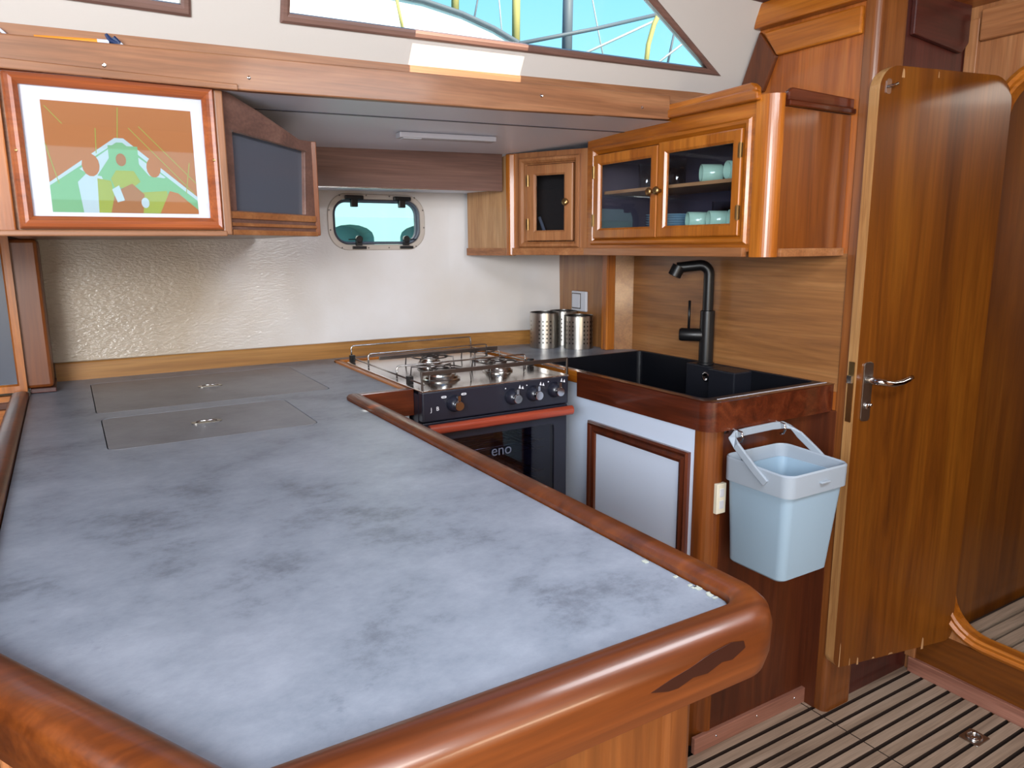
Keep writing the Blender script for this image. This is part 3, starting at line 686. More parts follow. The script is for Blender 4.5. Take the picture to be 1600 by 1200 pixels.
# wire pan supports
for cx, cy, r in ((.922, 1.945, .095), (1.135, 1.975, .085), (1.000, 2.19, .085), (1.205, 2.215, .07)):
    bm = B(); q = r*.70
    tube(bm, [(cx+q*math.cos(2*PI*k/28), cy+q*math.sin(2*PI*k/28), SZ+.034) for k in range(28)], .0022, 6, closed=True)
    for k in range(4):
        a = PI/4+k*PI/2; d = Vector((math.cos(a), math.sin(a), 0)); c = Vector((cx, cy, 0))
        tube(bm, [c+d*r+Vector((0, 0, SZ+.004)), c+d*r*.96+Vector((0, 0, SZ+.036)), c+d*r*.35+Vector((0, 0, SZ+.038))], .0024, 6)
    obj('pan_support', bm, M['darksteel'], st, smooth=True)
# reflective foil strip / shelf on cooktop right
# fiddle rail around the cooktop
zr = SZ+.052
def railpath(y, x0, x1, zz, drop): return [(x0, y, SZ+.004), (x0, y, zz-.008), (x0+.003, y, zz-.002), (x0+.009, y, zz), (x1-.009, y, zz), (x1-.003, y, zz-.002), (x1, y, zz-.008), (x1, y, SZ+.004)]
for yy, x0, x1, zz in ((SY1-.01, .810, 1.27, zr+.006), (2.26, .815, 1.255, zr-.004), (2.02, .815, 1.265, zr-.012)): bm = B(); tube(bm, railpath(yy, x0, x1, zz, 0), .0028, 8); obj('pot_rail', bm, M['steel'], st, smooth=True)
for x in (.808, 1.275): bm = B(); tube(bm, [(x, SY0+.01, SZ+.018), (x, SY1-.01, SZ+.018)], .0025, 8); obj('side_rod', bm, M['steel'], st, smooth=True)
bm = B(); box(bm, .797, 1.283, SY0+.002, SY0+.006, zr-.008, zr+.004); box(bm, .797, .802, SY0+.001, SY0+.007, SZ, zr); box(bm, 1.277, 1.283, SY0+.001, SY0+.007, SZ, zr)
obj('front_rail', bm, M['darksteel'], st, bevel=.001)
bm = B(); box(bm, .830, 1.265, 2.20, 2.204, zr-.018, zr-.006); obj('middle_rail', bm, M['darksteel'], st, bevel=.001)
for x, yy in ((.808, 1.90), (.808, 2.39), (1.272, 1.99)): bm = B(); box(bm, x-.008, x+.008, yy, yy+.016, SZ+.004, SZ+.028); obj('rail_clip', bm, M['tapeblk'], st)
bm = B(); box(bm, .803, 1.38, 1.90, 2.50, .30, .32); struct('trim_11', bm, M['void'])

# ================================================================== BIN
bn = thing('waste_bin', (1.55, 1.2, .59), 'pale grey-blue plastic waste bin with carrying handle hanging below the sink edge', 'waste bin')
def loft(bm, secs, closed_bottom=True):
    rings = [[bm.verts.new((x, y, z)) for x, y in pts] for pts, z in secs]
    for a, c in zip(rings, rings[1:]):
        n = len(a)
        for i in range(n): quad(bm, [a[i], a[(i+1) % n], c[(i+1) % n], c[i]])
    return rings
bm = B()
rg = loft(bm, [(rrect(1.458, 1.632, 1.126, 1.296, .020, 5), .583), (rrect(1.454, 1.638, 1.120, 1.300, .022, 5), .588), (rrect(1.442, 1.662, 1.106, 1.306, .024, 5), .815), (rrect(1.440, 1.664, 1.104, 1.307, .024, 5), .840),
 (rrect(1.443, 1.661, 1.107, 1.304, .022, 5), .840), (rrect(1.460, 1.630, 1.128, 1.294, .018, 5), .590)])
quad(bm, rg[0][::-1]); quad(bm, rg[-1]); o = obj('bucket', bm, M['bin'], bn, smooth=True); o.modifiers.new('e', 'EDGE_SPLIT').split_angle = .5
bm = B()
def rimsec(off, z, zb): return [(x, y, z + (zb if y > 1.2 else 0)) for x, y in rrect(1.434-off, 1.670+off, 1.098-off, 1.312+off*.2, .028, 6)]
def loft3(bm, secs):
    rings = [[bm.verts.new(p) for p in s] for s in secs]
    for a, c in zip(rings, rings[1:]+rings[:1]):
        n = len(a)
        for i in range(n): quad(bm, [a[i], a[(i+1) % n], c[(i+1) % n], c[i]])
loft3(bm, [rimsec(.000, .812, 0), rimsec(.001, .866, .006), rimsec(-.002, .870, .006), rimsec(-.006, .866, .006), rimsec(-.007, .830, 0), rimsec(-.010, .815, 0)])
o = obj('rim', bm, M['bingrey'], bn, smooth=True); o.modifiers.new('e', 'EDGE_SPLIT').split_angle = .5
bm = B(); box(bm, 1.545, 1.578, 1.088, 1.100, .836, .842); obj('lip_catch', bm, M['bingrey'], bn, bevel=.003)
bm = B(); box(bm, 1.50, 1.530, 1.296, 1.302, .842, .880); obj('lid_tab', bm, M['bingrey'], bn, bevel=.002)
# carrying handle: two flat arms and a bar
bm = B(); zt = .930
la = [Vector((1.430, 1.165, .838)), Vector((1.428, 1.21, .872)), Vector((1.429, 1.262, .912)), Vector((1.436, 1.284, .927)), Vector((1.455, 1.292, zt+.002)), Vector((1.50, 1.293, zt+.004)), Vector((1.60, 1.293, zt+.005)), Vector((1.640, 1.292, zt+.003)), Vector((1.664, 1.284, .926)), Vector((1.674, 1.262, .908)), Vector((1.676, 1.21, .875)), Vector((1.675, 1.165, .845))]
rings = []
for i, p in enumerate(la):
    a = la[max(0, i-1)]; b = la[min(len(la)-1, i+1)]; t = (b-a).normalized(); s = Vector((1, 0, 0)) if i < 3 or i > 8 else Vector((0, 1, 0))
    if i in (3, 8): s = Vector((.7 if i == 3 else -.7, .7, 0)).normalized() if i == 3 else Vector((-.7, .7, 0)).normalized()
    if i in (9, 10, 11): s = Vector((-1, 0, 0))
    s = (s-t*s.dot(t)).normalized(); q = t.cross(s)
    rings.append([bm.verts.new(p+s*c1*.004+q*c2*.010) for c1, c2 in ((1, 1), (-1, 1), (-1, -1), (1, -1))])
for a, c in zip(rings, rings[1:]):
    for k in range(4): quad(bm, [a[k], a[(k+1) % 4], c[(k+1) % 4], c[k]])
quad(bm, rings[0]); quad(bm, rings[-1][::-1]); o = obj('handle', bm, M['bingrey'], bn, bevel=.002)
for hx in (1.462, 1.628):
    bm = B(); tube(bm, [(hx, 1.331, .945), (hx, 1.305, .945), (hx, 1.300, .942), (hx, 1.276, .940), (hx, 1.273, .925), (hx, 1.277, .915), (hx, 1.288, .911)], .0032, 8)
    prism(bm, [(hx-.008, 1.330, .925), (hx+.008, 1.330, .925), (hx+.008, 1.330, .960), (hx-.008, 1.330, .960)], (0, -.003, 0))
    obj('bin_hook', bm, M['chrome'], smooth=True, label='small metal hook holding the bin handle, the %s one' % ('left' if hx < 1.5 else 'right'), cat='hook', group='hooks holding the bin')

# ================================================================== OPEN DOOR
HNG = Vector((2.318, 1.130)); FREE = Vector((1.848, 1.222)); dd = (HNG-FREE); DL = dd.length; dd = dd/DL; dn = Vector((-dd.y, dd.x))*-1  # toward camera (-y)
if dn.y > 0: dn = -dn
DM = lambda u, v, w=0: Vector((FREE.x+dd.x*u+dn.x*w, FREE.y+dd.y*u+dn.y*w, v))
dr = thing('door_1', (FREE.x, FREE.y, .15), None, None, kind='structure')
TH = .034
bm = B(); o1 = rrect(0, DL, .168, 1.872, [.075, .06, .035, .03], 8)
o1 = [(u, v) for u, v in o1]; n = len(o1)
fa = [bm.verts.new(DM(u, v, 0)) for u, v in o1]; ba = [bm.verts.new(DM(u, v, -TH)) for u, v in o1]
quad(bm, fa); quad(bm, ba[::-1])
for i in range(n): quad(bm, [fa[i], fa[(i+1) % n], ba[(i+1) % n], ba[i]], 1)
obj('leaf', bm, [wood('door', 'Z'), wood('edge', 'Z')], dr)
bm = B(); prism(bm, [DM(u, v, .0005) for u, v in rrect(.022, .055, .928, 1.096, .010, 4)], (dn.x*.004, dn.y*.004, 0)); hp = obj('handle_plate', bm, M['brush'], dr, bevel=.001, label='worn chrome handle plate')
bm = B(); tube(bm, [DM(.040, 1.046, .003), DM(.040, 1.046, .030), DM(.044, 1.045, .042), DM(.056, 1.043, .047), DM(.085, 1.038, .048), DM(.115, 1.040, .048), DM(.140, 1.047, .047), DM(.158, 1.052, .042)], [.011, .010, .009, .0085, .0085, .008, .0075, .0065], 12); obj('lever_handle', bm, M['chrome'], hp, smooth=True)
bm = B(); lathe(bm, [(.009, 0), (.009, .004), (.005, .006), (0, .006)], DM(.040, .972, .004), 16, (dn.x, dn.y, 0)); lathe(bm, [(.004, 0), (.004, .012), (0, .012)], DM(.046, .976, .004), 10, (dn.x, dn.y, 0)); obj('lock_turn', bm, M['chrome'], hp, smooth=True)
bm = B(); prism(bm, [DM(-.0004, v, -w) for w, v in rrect(.007, .027, .925, 1.096, .002, 2)], (-dd.x*.002, -dd.y*.002, 0)); lp_ = obj('latch_plate', bm, M['brass'], dr, label='tarnished latch plate on the door edge')
bm = B(); prism(bm, [DM(-.002, v, -w) for w, v in rrect(.009, .025, 1.035, 1.058, .002, 2)], (-dd.x*.008, -dd.y*.008, 0)); obj('latch_bolt', bm, M['steel'], lp_, bevel=.001)
bm = B(); prism(bm, [DM(u, v, .0005) for u, v in rrect(.020, .036, 1.800, 1.838, .006, 3)], (dn.x*.002, dn.y*.002, 0)); tube(bm, [DM(.028, 1.818, .002), DM(.028, 1.819, .014), DM(.030, 1.820, .022), DM(.034, 1.823, .026)], .0038, 10); obj('coat_hook', bm, M['chrome'], dr, smooth=False)
bm = B()
for u, v, a, b in ((.070, 1.852, .010, .028), (.196, 1.857, .004, .020), (.02, .20, .004, .10), (.06, .176, .004, .03), (.09, .172, .007, .03), (.15, .172, .01, .006), (.215, .172, .02, .006), (.35, .175, .01, .05)):
    prism(bm, [DM(u, v-b*.3, .0004), DM(u+a, v-b*.3, .0004), DM(u+a*.8, v+b*.4, .0004), DM(u+a*.3, v+b*.5, .0004)], (dn.x*.0003, dn.y*.0003, 0))
obj('chipped_veneer', bm, wood('pale', 'Z'), dr, label='pale chips where the veneer is worn off')

# floor ring pull
rp = thing('floor_ring_pull', (2.13, .945, 0), 'square steel lifting ring let into the slatted floor', 'ring pull')
bm = B(); prism(bm, [(x, y, .0005) for x, y in rrect(2.098, 2.166, .918, .974, .004, 2)], (0, 0, .003)); obj('plate', bm, M['brush'], rp, bevel=.001)
bm = B(); tube(bm, [(2.132+.021*math.cos(2*PI*k/24), .946+.019*math.sin(2*PI*k/24), .0055) for k in range(24)], .003, 6, closed=True); lathe(bm, [(.010, .003), (.008, .0045), (0, .0045)], (2.132, .946, 0), 16); obj('ring', bm, M['chrome'], rp, smooth=True)

# ================================================================== UPPER RIGHT CABINET
uc = thing('glazed_wall_cabinet', (1.70, 1.7, 1.385), 'large orange wooden wall cabinet with two glazed doors above the sink', 'cabinet')
CF = lambda u, v, w=0: Vector((1.560-w, u, v))
bm = B(); plate(bm, [(1.345, 1.40), (2.085, 1.40), (2.085, 1.79), (1.345, 1.79)], [[(1.402, 1.444), (2.036, 1.444), (2.036, 1.716), (1.402, 1.716)]], CF, .018); obj('face_frame', bm, wood('orange', 'Y'), uc)
bm = B(); sweep(bm, rrect(1.376, 2.055, 1.420, 1.742, 0)[::1], [(0, 0), (0, .006), (.006, .012), (.014, .012), (.020, .005), (.026, 0)], CF); obj('frame_moulding', bm, wood('orange', 'Y'), uc)
bm = B(); box(bm, 1.590, 1.868, 1.312, 1.326, 1.388, 1.76); obj('side_panel', bm, wood('side', 'Z'), uc)
bm = B(); prism(bm, [(x, y, 1.386) for x, y in arc(1.592, 1.344, .038, 180, 270, 10)+[(1.60, 1.32), (1.57, 1.365), (1.554, 1.365)]], (0, 0, .405)); obj('rounded_corner', bm, wood('orange', 'Z'), uc, smooth=False)
bm = B(); prism(bm, [(x, y, 1.392) for x, y in ((1.580, 1.33), (1.868, 1.33), (1.868, 2.19), (1.580, 2.08))], (0, 0, .072)); prism(bm, [(x, y, 1.752) for x, y in ((1.575, 1.33), (1.868, 1.33), (1.868, 1.66), (1.575, 1.66))], (0, 0, .012))
obj('inner_boards', bm, wood('side', 'Y'), uc)
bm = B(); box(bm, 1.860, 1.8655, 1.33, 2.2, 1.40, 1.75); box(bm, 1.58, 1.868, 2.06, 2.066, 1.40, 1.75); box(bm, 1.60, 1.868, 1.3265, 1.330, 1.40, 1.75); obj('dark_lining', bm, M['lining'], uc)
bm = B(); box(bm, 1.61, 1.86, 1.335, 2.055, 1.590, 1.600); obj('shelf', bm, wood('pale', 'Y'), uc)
bm = B(); box(bm, 1.546, 1.566, 1.382, 2.085, 1.386, 1.411); box(bm, 1.605, 1.868, 1.304, 1.318, 1.386, 1.408); obj('bottom_rail', bm, wood('pink', 'Y'), uc, bevel=.002, label='paler bottom rail')
bm = B(); prism(bm, [(1.556, 1.350, 1.778), (1.556, 1.692, 1.780), (1.556, 1.692, 1.802), (1.556, 1.365, 1.806), (1.556, 1.350, 1.798)], (-.020, 0, 0)); prism(bm, [(1.566, 1.360, 1.795), (1.566, 1.692, 1.797), (1.566, 1.692, 1.818), (1.566, 1.375, 1.824), (1.566, 1.360, 1.812)], (-.024, 0, 0)); obj('crown_moulding', bm, wood('orange', 'Y'), uc, bevel=.004)
bm = B(); box(bm, 1.600, 1.869, 1.298, 1.318, 1.762, 1.776); prism(bm, [(1.604, 1.306, 1.776), (1.869, 1.306, 1.776), (1.869, 1.306, 1.802), (1.618, 1.306, 1.808), (1.604, 1.306, 1.798)], (0, .014, 0)); obj('side_crown', bm, wood('darkfid', 'X'), uc, bevel=.003, label='darker crown board on the cabinet side')
def gdoor(par, Mf, u0, u1, v0, v1, st, knob_u, knob_v, hinge_u, wd, hname='hinge', nrm=(-1, 0, 0), gmat='cabglass'):
    d = link('glazed_door', None, par); d.location = Mf(u0, v0, 0)-wloc(par)
    bm = B(); sweep(bm, rrect(u0, u1, v0, v1, 0), [(0, 0), (0, .012), (.003, .014), (st-.006, .014), (st, .008), (st, 0)], Mf); obj('door_frame', bm, wood(wd, 'Z'), d)
    bm = B(); prism(bm, [Mf(a, b, .003) for a, b in rrect(u0+st-.002, u1-st+.002, v0+st-.002, v1-st+.002, 0)], Vector(nrm)*.002); obj('glass_pane', bm, M[gmat], d)
    bm = B(); lathe(bm, [(.006, 0), (.005, .010), (.010, .014), (.0125, .020), (.010, .025), (0, .026)], Mf(knob_u, knob_v, .013), 20, nrm); o = obj('knob', bm, M['brass'], d, smooth=True)
    for hv in (v0+(v1-v0)*.22, v0+(v1-v0)*.80):
        bm = B(); tube(bm, [Mf(hinge_u, hv-.020, .014), Mf(hinge_u, hv+.020, .014)], .0035, 8); box_m = [Mf(a, b, .0125) for a, b in rrect(hinge_u-.008, hinge_u+.008, hv-.018, hv+.018, 0)]; prism(bm, box_m, Vector(nrm)*.002); obj(hname, bm, M['brass'], d, smooth=False)
    return d
gdoor(uc, CF, 1.401, 1.719, 1.442, 1.717, .033, 1.712-.008, 1.578, 1.404, 'orange')
gdoor(uc, CF, 1.722, 2.036, 1.442, 1.712, .033, 1.736, 1.577, 2.033, 'orange')

# crockery in the cabinet
def mug_mesh(r=.026, h=.062):
    bm = B(); lathe(bm, [(0, 0), (r*.9, 0), (r, .004), (r, h), (r-.003, h), (r-.003, .005), (0, .005)], (0, 0, 0), 24, cap=False)
    bm2 = [(0, r-.001, h*.78), (0, r+.012, h*.74), (0, r+.018, h*.5), (0, r+.012, h*.26), (0, r-.001, h*.22)]; tube(bm, bm2, .0032, 8); return bm
m0 = None
def mug(x, y, z, lie, label, grp):
    global m0
    if m0 is None: m0 = obj('mug', mug_mesh(), M['mug'], smooth=True); o = m0
    else: o = m0.copy(); col.objects.link(o)
    o.location = (x, y, z); o.rotation_euler = lie
    tag(o, label, 'mug', grp); return o
G1 = 'mugs in the glazed cabinet'
zs = 1.600+.0262; zb = 1.4645+.0262
mug(1.690, 1.600, zs, (0, -PI/2, -.55), 'pale green mug lying on the cabinet shelf, mouth towards the room, left of two', G1)
mug(1.690, 1.505, zs, (0, -PI/2, -.35), 'pale green mug lying on the cabinet shelf beside the hinges, right of two', G1)
mug(1.680, 1.640, zb, (0, -PI/2, -.5), 'pale green mug lying on the cabinet bottom behind the right glass door, leftmost of three', G1)
mug(1.680, 1.555, zb, (0, -PI/2, -.5), 'pale green mug lying on the cabinet bottom behind the right glass door, middle of three', G1)
mug(1.680, 1.475, zb, (0, -PI/2, -.5), 'pale green mug lying on the cabinet bottom behind the right glass door, rightmost of three', G1)
g0 = None
for i, (x, y, z) in enumerate(((1.70, 1.80, 1.600), (1.70, 1.87, 1.600), (1.70, 1.94, 1.600), (1.76, 1.66, 1.464), (1.78, 1.56, 1.464), (1.76, 1.46, 1.464))):
    if g0 is None:
        bm = B(); lathe(bm, [(0, 0), (.026, 0), (.028, .003), (.031, .085), (.0295, .085), (.026, .006), (0, .006)], (0, 0, 0), 24, cap=False); o = g0 = obj('drinking_glass', bm, M['tumbler'], smooth=True)
    else: o = g0.copy(); col.objects.link(o)
    o.location = (x, y, z+.0005)
    where = ('on the cabinet shelf behind the left glass door' if i < 3 else 'on the cabinet bottom behind the right glass door, back row')
    pos = ['rightmost', 'middle', 'leftmost', 'leftmost', 'middle', 'rightmost'][i]
    tag(o, 'clear drinking glass %s, %s' % (where, pos), 'glass', 'glasses in the glazed cabinet')
p0 = None
for i in range(6):
    if p0 is None:
        bm = B(); lathe(bm, [(0, 0), (.045, 0), (.075, .012), (.076, .014), (.045, .004), (0, .004)], (0, 0, 0), 36, cap=False); o = p0 = obj('plate', bm, plain('blue_grey_glaze', '#6e8fa0', .25, coat=.4), smooth=True)
    else: o = p0.copy(); col.objects.link(o)
    o.location = (1.70, 1.83, 1.4645+.0075*i)
    tag(o, 'blue-grey plate stacked behind the left glass door, %s' % ['lowest', 'second from the bottom', 'third from the bottom', 'third from the top', 'second from the top', 'topmost'][i], 'plate', 'plates stacked in the cabinet')

# ---- corner cabinet on the diagonal
ca, cb = Vector((1.57, 2.08)), Vector((1.42, 2.36)); ct = (cb-ca).normalized(); cn = Vector((-ct.y, ct.x)); cn = cn if cn.x < 0 else -cn; CL = (cb-ca).length
GF = lambda u, v, w=0: Vector((ca.x+ct.x*u+cn.x*w, ca.y+ct.y*u+cn.y*w, v))
cc = thing('corner_wall_cabinet', (1.56, 2.3, 1.385), 'small wooden corner wall cabinet with a single narrow glazed door', 'cabinet')
bm = B(); plate(bm, [(-.012, 1.40), (CL+.01, 1.40), (CL+.01, 1.745), (-.012, 1.745)], [[(.060, 1.434), (.248, 1.434), (.248, 1.702), (.060, 1.702)]], GF, .015); obj('face_frame', bm, wood('pink', 'Z'), cc)
bm = B(); sweep(bm, rrect(.038, .280, 1.413, 1.727, 0), [(0, 0), (0, .008), (.005, .014), (.012, .014), (.020, .006), (.022, 0)], GF); obj('frame_moulding', bm, wood('pink', 'Z'), cc)
bm = B(); box_ = [GF(u, 1.386, w) for u, w in ((-.008, .014), (.305, .014), (.305, -.004), (-.008, -.004))]; prism(bm, box_, (0, 0, .025)); obj('bottom_rail', bm, wood('pink', 'X'), cc, bevel=.002)
bm = B(); prism(bm, [(1.425, 2.345, 1.386), (1.366, 2.60, 1.386), (1.378, 2.605, 1.386), (1.437, 2.35, 1.386)], (0, 0, .355)); obj('end_panel', bm, wood('pale', 'Z'), cc, label='pale veneered end panel')
bm = B(); prism(bm, [(1.418, 2.343, 1.384), (1.360, 2.60, 1.384), (1.366, 2.602, 1.384), (1.426, 2.345, 1.384)], (0, 0, .028)); obj('end_skirting', bm, wood('pink', 'Y'), cc)
bm = B(); prism(bm, [(x, y, 1.384) for x, y in (GF(.300, 0, .004).xy, GF(.318, 0, .012).xy, GF(.336, 0, .006).xy, GF(.338, 0, -.012).xy, GF(.300, 0, -.01).xy)], (0, 0, .36)); obj('corner_stile', bm, wood('orange', 'Z'), cc, bevel=.003)
bm = B(); prism(bm, [(x, y, 1.388) for x, y in ((1.585, 2.09), (1.86, 2.195), (1.80, 2.585), (1.38, 2.59), (1.435, 2.37))], (0, 0, .012)); obj('bottom_board', bm, wood('side', 'Y'), cc)
gd = gdoor(cc, GF, .062, .246, 1.437, 1.699, .036, .082, 1.568, .240, 'pink', nrm=(cn.x, cn.y, 0))
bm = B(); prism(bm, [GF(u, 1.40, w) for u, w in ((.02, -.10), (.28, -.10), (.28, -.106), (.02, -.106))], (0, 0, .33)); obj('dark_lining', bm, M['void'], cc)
bm = B()
for k, (u, w, hh) in enumerate(((.10, -.03, .10), (.11, -.04, .07), (.13, -.03, .05), (.17, -.035, .12))): tube(bm, [GF(u, 1.402, w), GF(u+.03*(k-1), 1.402+hh, w-.02)], .006, 8)
tag(obj('spice_jars', bm, M['smoke'], cc), kind='stuff', label='dim small items behind the narrow glass')

# ================================================================== LEFT CABINETS
lc = thing('picture_cabinet', (.1, 2.0, 1.44), 'orange wooden wall cabinet at the left carrying the framed photo', 'cabinet')
LF = lambda u, v, w=0: Vector((u, 1.704-w, v))
bm = B(); box(bm, -.092, .306, 1.704, 1.722, 1.447, 1.748); obj('front_board', bm, wood('pink', 'X'), lc)
bm = B(); box(bm, -.092, .306, 1.722, 2.60, 1.447, 1.459); box(bm, -.092, -.078, 1.722, 2.60, 1.459, 1.74); obj('carcass', bm, wood('side', 'Y'), lc)
bm = B(); box(bm, -.100, -.070, 1.690, 1.704, 1.444, 1.740); o = obj('left_stile', bm, wood('orange', 'Z'), lc, bevel=.003)
bm = B(); box(bm, -.10, .308, 1.688, 1.704, 1.444, 1.456); obj('bottom_lip', bm, wood('beam', 'X'), lc, bevel=.003)
bm = B(); box(bm, .300, .318, 1.690, 1.712, 1.447, 1.742); obj('right_stile', bm, wood('beam', 'Z'), lc, bevel=.003)

pf = thing('framed_photo', (.12, 1.70, 1.457), 'wood-framed orange and green photo of people on a yacht foredeck', 'picture')
PR = (-.064, .300, 1.458, 1.744)
bm = B(); sweep(bm, rrect(*PR, 0), [(0, .001), (0, .016), (.004, .022), (.010, .019), (.016, .021), (.024, .012), (.024, .001)], LF); fr = obj('frame', bm, wood('frame', 'X'), pf)
for p in ((-.055, 1.60), (.290, 1.60)): bm = B(); screw(bm, LF(p[0], p[1], .020), (0, -1, 0), .003); obj('screw', bm, M['brass'], fr)
bm = B(); prism(bm, [LF(a, b, .004) for a, b in rrect(-.042, .278, 1.480, 1.722, 0)], (0, -.001, 0)); obj('mount', bm, M['mat'], pf)
P = [('#966440', 'orange'), ('#6a9c78', 'green'), ('#9ab0ba', 'pale'), ('#84944a', 'lime'), ('#7b5a3a', 'brown'), ('#8a6244', 'o2')]
pm = [plain('print_'+n, h, .6, spec=.1) for h, n in P]
px = lambda x, yy: (-.008+(x)*.262, 1.490+(yy)*.206)   # unit square of the print
def pp(bm, pts, mi, lay): prism(bm, [LF(*px(a, b), .0052+lay*.0002) for a, b in pts], (0, -.0001, 0), mi)
bm = B(); pp(bm, [(0, 0), (1, 0), (1, 1), (0, 1)], 0, 0)
pp(bm, [(0, 0), (1, 0), (1, .13), (.50, .66), (.46, .66), (0, .24)], 1, 1)
pp(bm, [(0, .24), (.46, .66), (.50, .66), (1, .13), (1, .17), (.51, .70), (.45, .70), (0, .27)], 2, 2)
pp(bm, [(.20, .40), (.44, .63), (.50, .63), (.78, .35), (.70, .30), (.55, .55), (.42, .55), (.30, .32)], 2, 2)
pp(bm, [(.40, .42), (.60, .42), (.60, .63), (.40, .63)], 1, 3)
def blob(cx, cy, rx, ry, n=14): return [(cx+rx*math.cos(2*PI*k/n), cy+ry*math.sin(2*PI*k/n)) for k in range(n)]
pp(bm, [(.20, 0), (.18, .28), (.24, .36), (.34, .34), (.38, .16), (.38, 0)], 2, 4); pp(bm, [(.30, 0), (.31, .32), (.40, .30), (.42, 0)], 3, 5); pp(bm, blob(.275, .44, .058, .105), 0, 6)
pp(bm, [(.60, 0), (.58, .28), (.66, .36), (.78, .34), (.84, .14), (.84, 0)], 1, 4); pp(bm, [(.60, 0), (.60, .20), (.78, .22), (.80, 0)], 3, 5); pp(bm, blob(.70, .44, .050, .095), 0, 6)
pp(bm, [(.38, 0), (.42, .20), (.54, .28), (.62, .18), (.60, 0)], 5, 6); pp(bm, [(.40, .32), (.44, .40), (.56, .40), (.60, .30), (.54, .24), (.42, .24)], 3, 5); pp(bm, blob(.48, .50, .035, .06), 5, 7)
pp(bm, [(.43, .10), (.40, .22), (.45, .26), (.48, .12)], 2, 8); pp(bm, blob(.62, .10, .028, .05), 2, 8)
pp(bm, [(.72, 0), (.80, .22), (.86, .20), (1, .04), (1, 0)], 0, 7)
for a, b in (((.02, .95), (.12, .80)), ((.62, .82), (1, .30)), ((.55, .80), (.98, .20)), ((.0, .62), (.06, .26)), ((.96, .50), (.92, .20)), ((.47, .70), (.49, .98)), ((.33, .78), (.32, .55))):
    d = Vector((b[0]-a[0], b[1]-a[1])).normalized()*.003; pp(bm, [(a[0]-d.y, a[1]+d.x), (a[0]+d.y, a[1]-d.x), (b[0]+d.y, b[1]-d.x), (b[0]-d.y, b[1]+d.x)], 3, 3)
obj('photo_print', bm, pm, pf, label='orange and green print of people on a foredeck')
bm = B(); prism(bm, [LF(a, b, .0085) for a, b in rrect(-.043, .279, 1.479, 1.723, 0)], (0, -.001, 0)); obj('glass', bm, M['picglass'], pf)

# far-left glazed cabinet beside the picture (only its edge shows)
fl = thing('smoked_glass_locker', (-.25, 1.71, 1.45), 'dark smoked glass locker door at the left frame edge beside the framed photo', 'locker')
bm = B(); box(bm, -1.6, -.101, 1.712, 1.718, 1.455, 1.74); obj('glass', bm, M['smoke'], fl)
bm = B(); box(bm, -1.6, -.101, 1.696, 1.712, 1.444, 1.464); obj('rail', bm, wood('orange', 'X'), fl, bevel=.002)
bm = B(); screw(bm, (-.108, 1.712, 1.486), (0, -1, 0), .004); obj('catch', bm, M['chrome'], fl)

# angled open locker
aa = Vector((.318, 1.706)); ab = Vector((.569, 1.917)); at = (ab-aa).normalized(); an = Vector((at.y, -at.x)); AL = (ab-aa).length
AF = lambda u, v, w=0: Vector((aa.x+at.x*u+an.x*w, aa.y+at.y*u+an.y*w, v))
al = thing('angled_locker', (.42, 1.9, 1.445), 'angled wooden wall locker with a smoked glass front right of the framed photo', 'locker')
bm = B(); plate(bm, [(0, 1.449), (AL, 1.449), (AL, 1.682), (.27, 1.680), (.20, 1.700), (.12, 1.722), (.02, 1.744), (0, 1.744)], [[(.024, 1.500), (.280, 1.500), (.292, 1.655), (.026, 1.668)]], AF, .014); obj('face_frame', bm, wood('dim', 'X'), al, bevel=.001)
bm = B(); prism(bm, [AF(u, v, -.010) for u, v in ((.020, 1.496), (.298, 1.496), (.298, 1.660), (.020, 1.672))], (-an.x*.003, -an.y*.003, 0)); obj('smoked_glass', bm, M['smoke'], al)
bm = B(); prism(bm, [AF(u, v, .001) for u, v in ((.024, 1.664), (.292, 1.652), (.292, 1.655), (.024, 1.668))], (an.x*.002, an.y*.002, 0)); obj('highlight_strip', bm, M['steel'], al)  # steel strip added as the highlight along the top of the opening
bm = B(); prism(bm, [AF(u, 1.447, w) for u, w in ((.0, .006), (AL-.004, .006), (AL-.004, -.01), (0, -.01))], (0, 0, .012)); prism(bm, [AF(u, 1.466, w) for u, w in ((.0, .005), (AL-.006, .005), (AL-.006, -.01), (0, -.01))], (0, 0, .008)); prism(bm, [AF(u, 1.482, w) for u, w in ((.0, .005), (AL-.008, .005), (AL-.008, -.01), (0, -.01))], (0, 0, .016)); obj('bottom_rails', bm, wood('pink', 'X'), al, bevel=.002)
bm = B(); box(bm, ab.x-.010, ab.x+.008, ab.y-.004, 2.60, 1.449, 1.682); obj('side_panel', bm, wood('side', 'Z'), al, bevel=.002)
bm = B(); prism(bm, [(.32, 1.73, 1.449), (.56, 1.93, 1.449), (.56, 2.60, 1.449), (.32, 2.60, 1.449)], (0, 0, .010)); obj('bottom_board', bm, wood('side', 'Y'), al)

# long beam / fiddle rail
lb = thing('shelf_rail', (.6, 1.67, 1.745), 'long varnished wooden rail under the cabin windows, above the cupboards', 'rail')
def strip(bm, y0, y1, pts, mi=0):
    vs = []
    for x, zb, zt_ in pts: vs.append([bm.verts.new(p) for p in ((x, y0, zb), (x, y1, zb), (x, y1, zt_), (x, y0, zt_))])
    for a, c in zip(vs, vs[1:]):
        for k in range(4): quad(bm, [a[k], a[(k+1) % 4], c[(k+1) % 4], c[k]], mi)
    quad(bm, vs[0][::-1], mi); quad(bm, vs[-1], mi)
bm = B(); strip(bm, 1.672, 1.694, [(-1.66, 1.738, 1.792), (-.06, 1.741, 1.800), (.37, 1.742, 1.811), (.99, 1.757, 1.826), (1.545, 1.776, 1.842)]); strip(bm, 1.694, 1.733, [(-1.66, 1.750, 1.780), (.37, 1.752, 1.792), (1.552, 1.785, 1.825)])
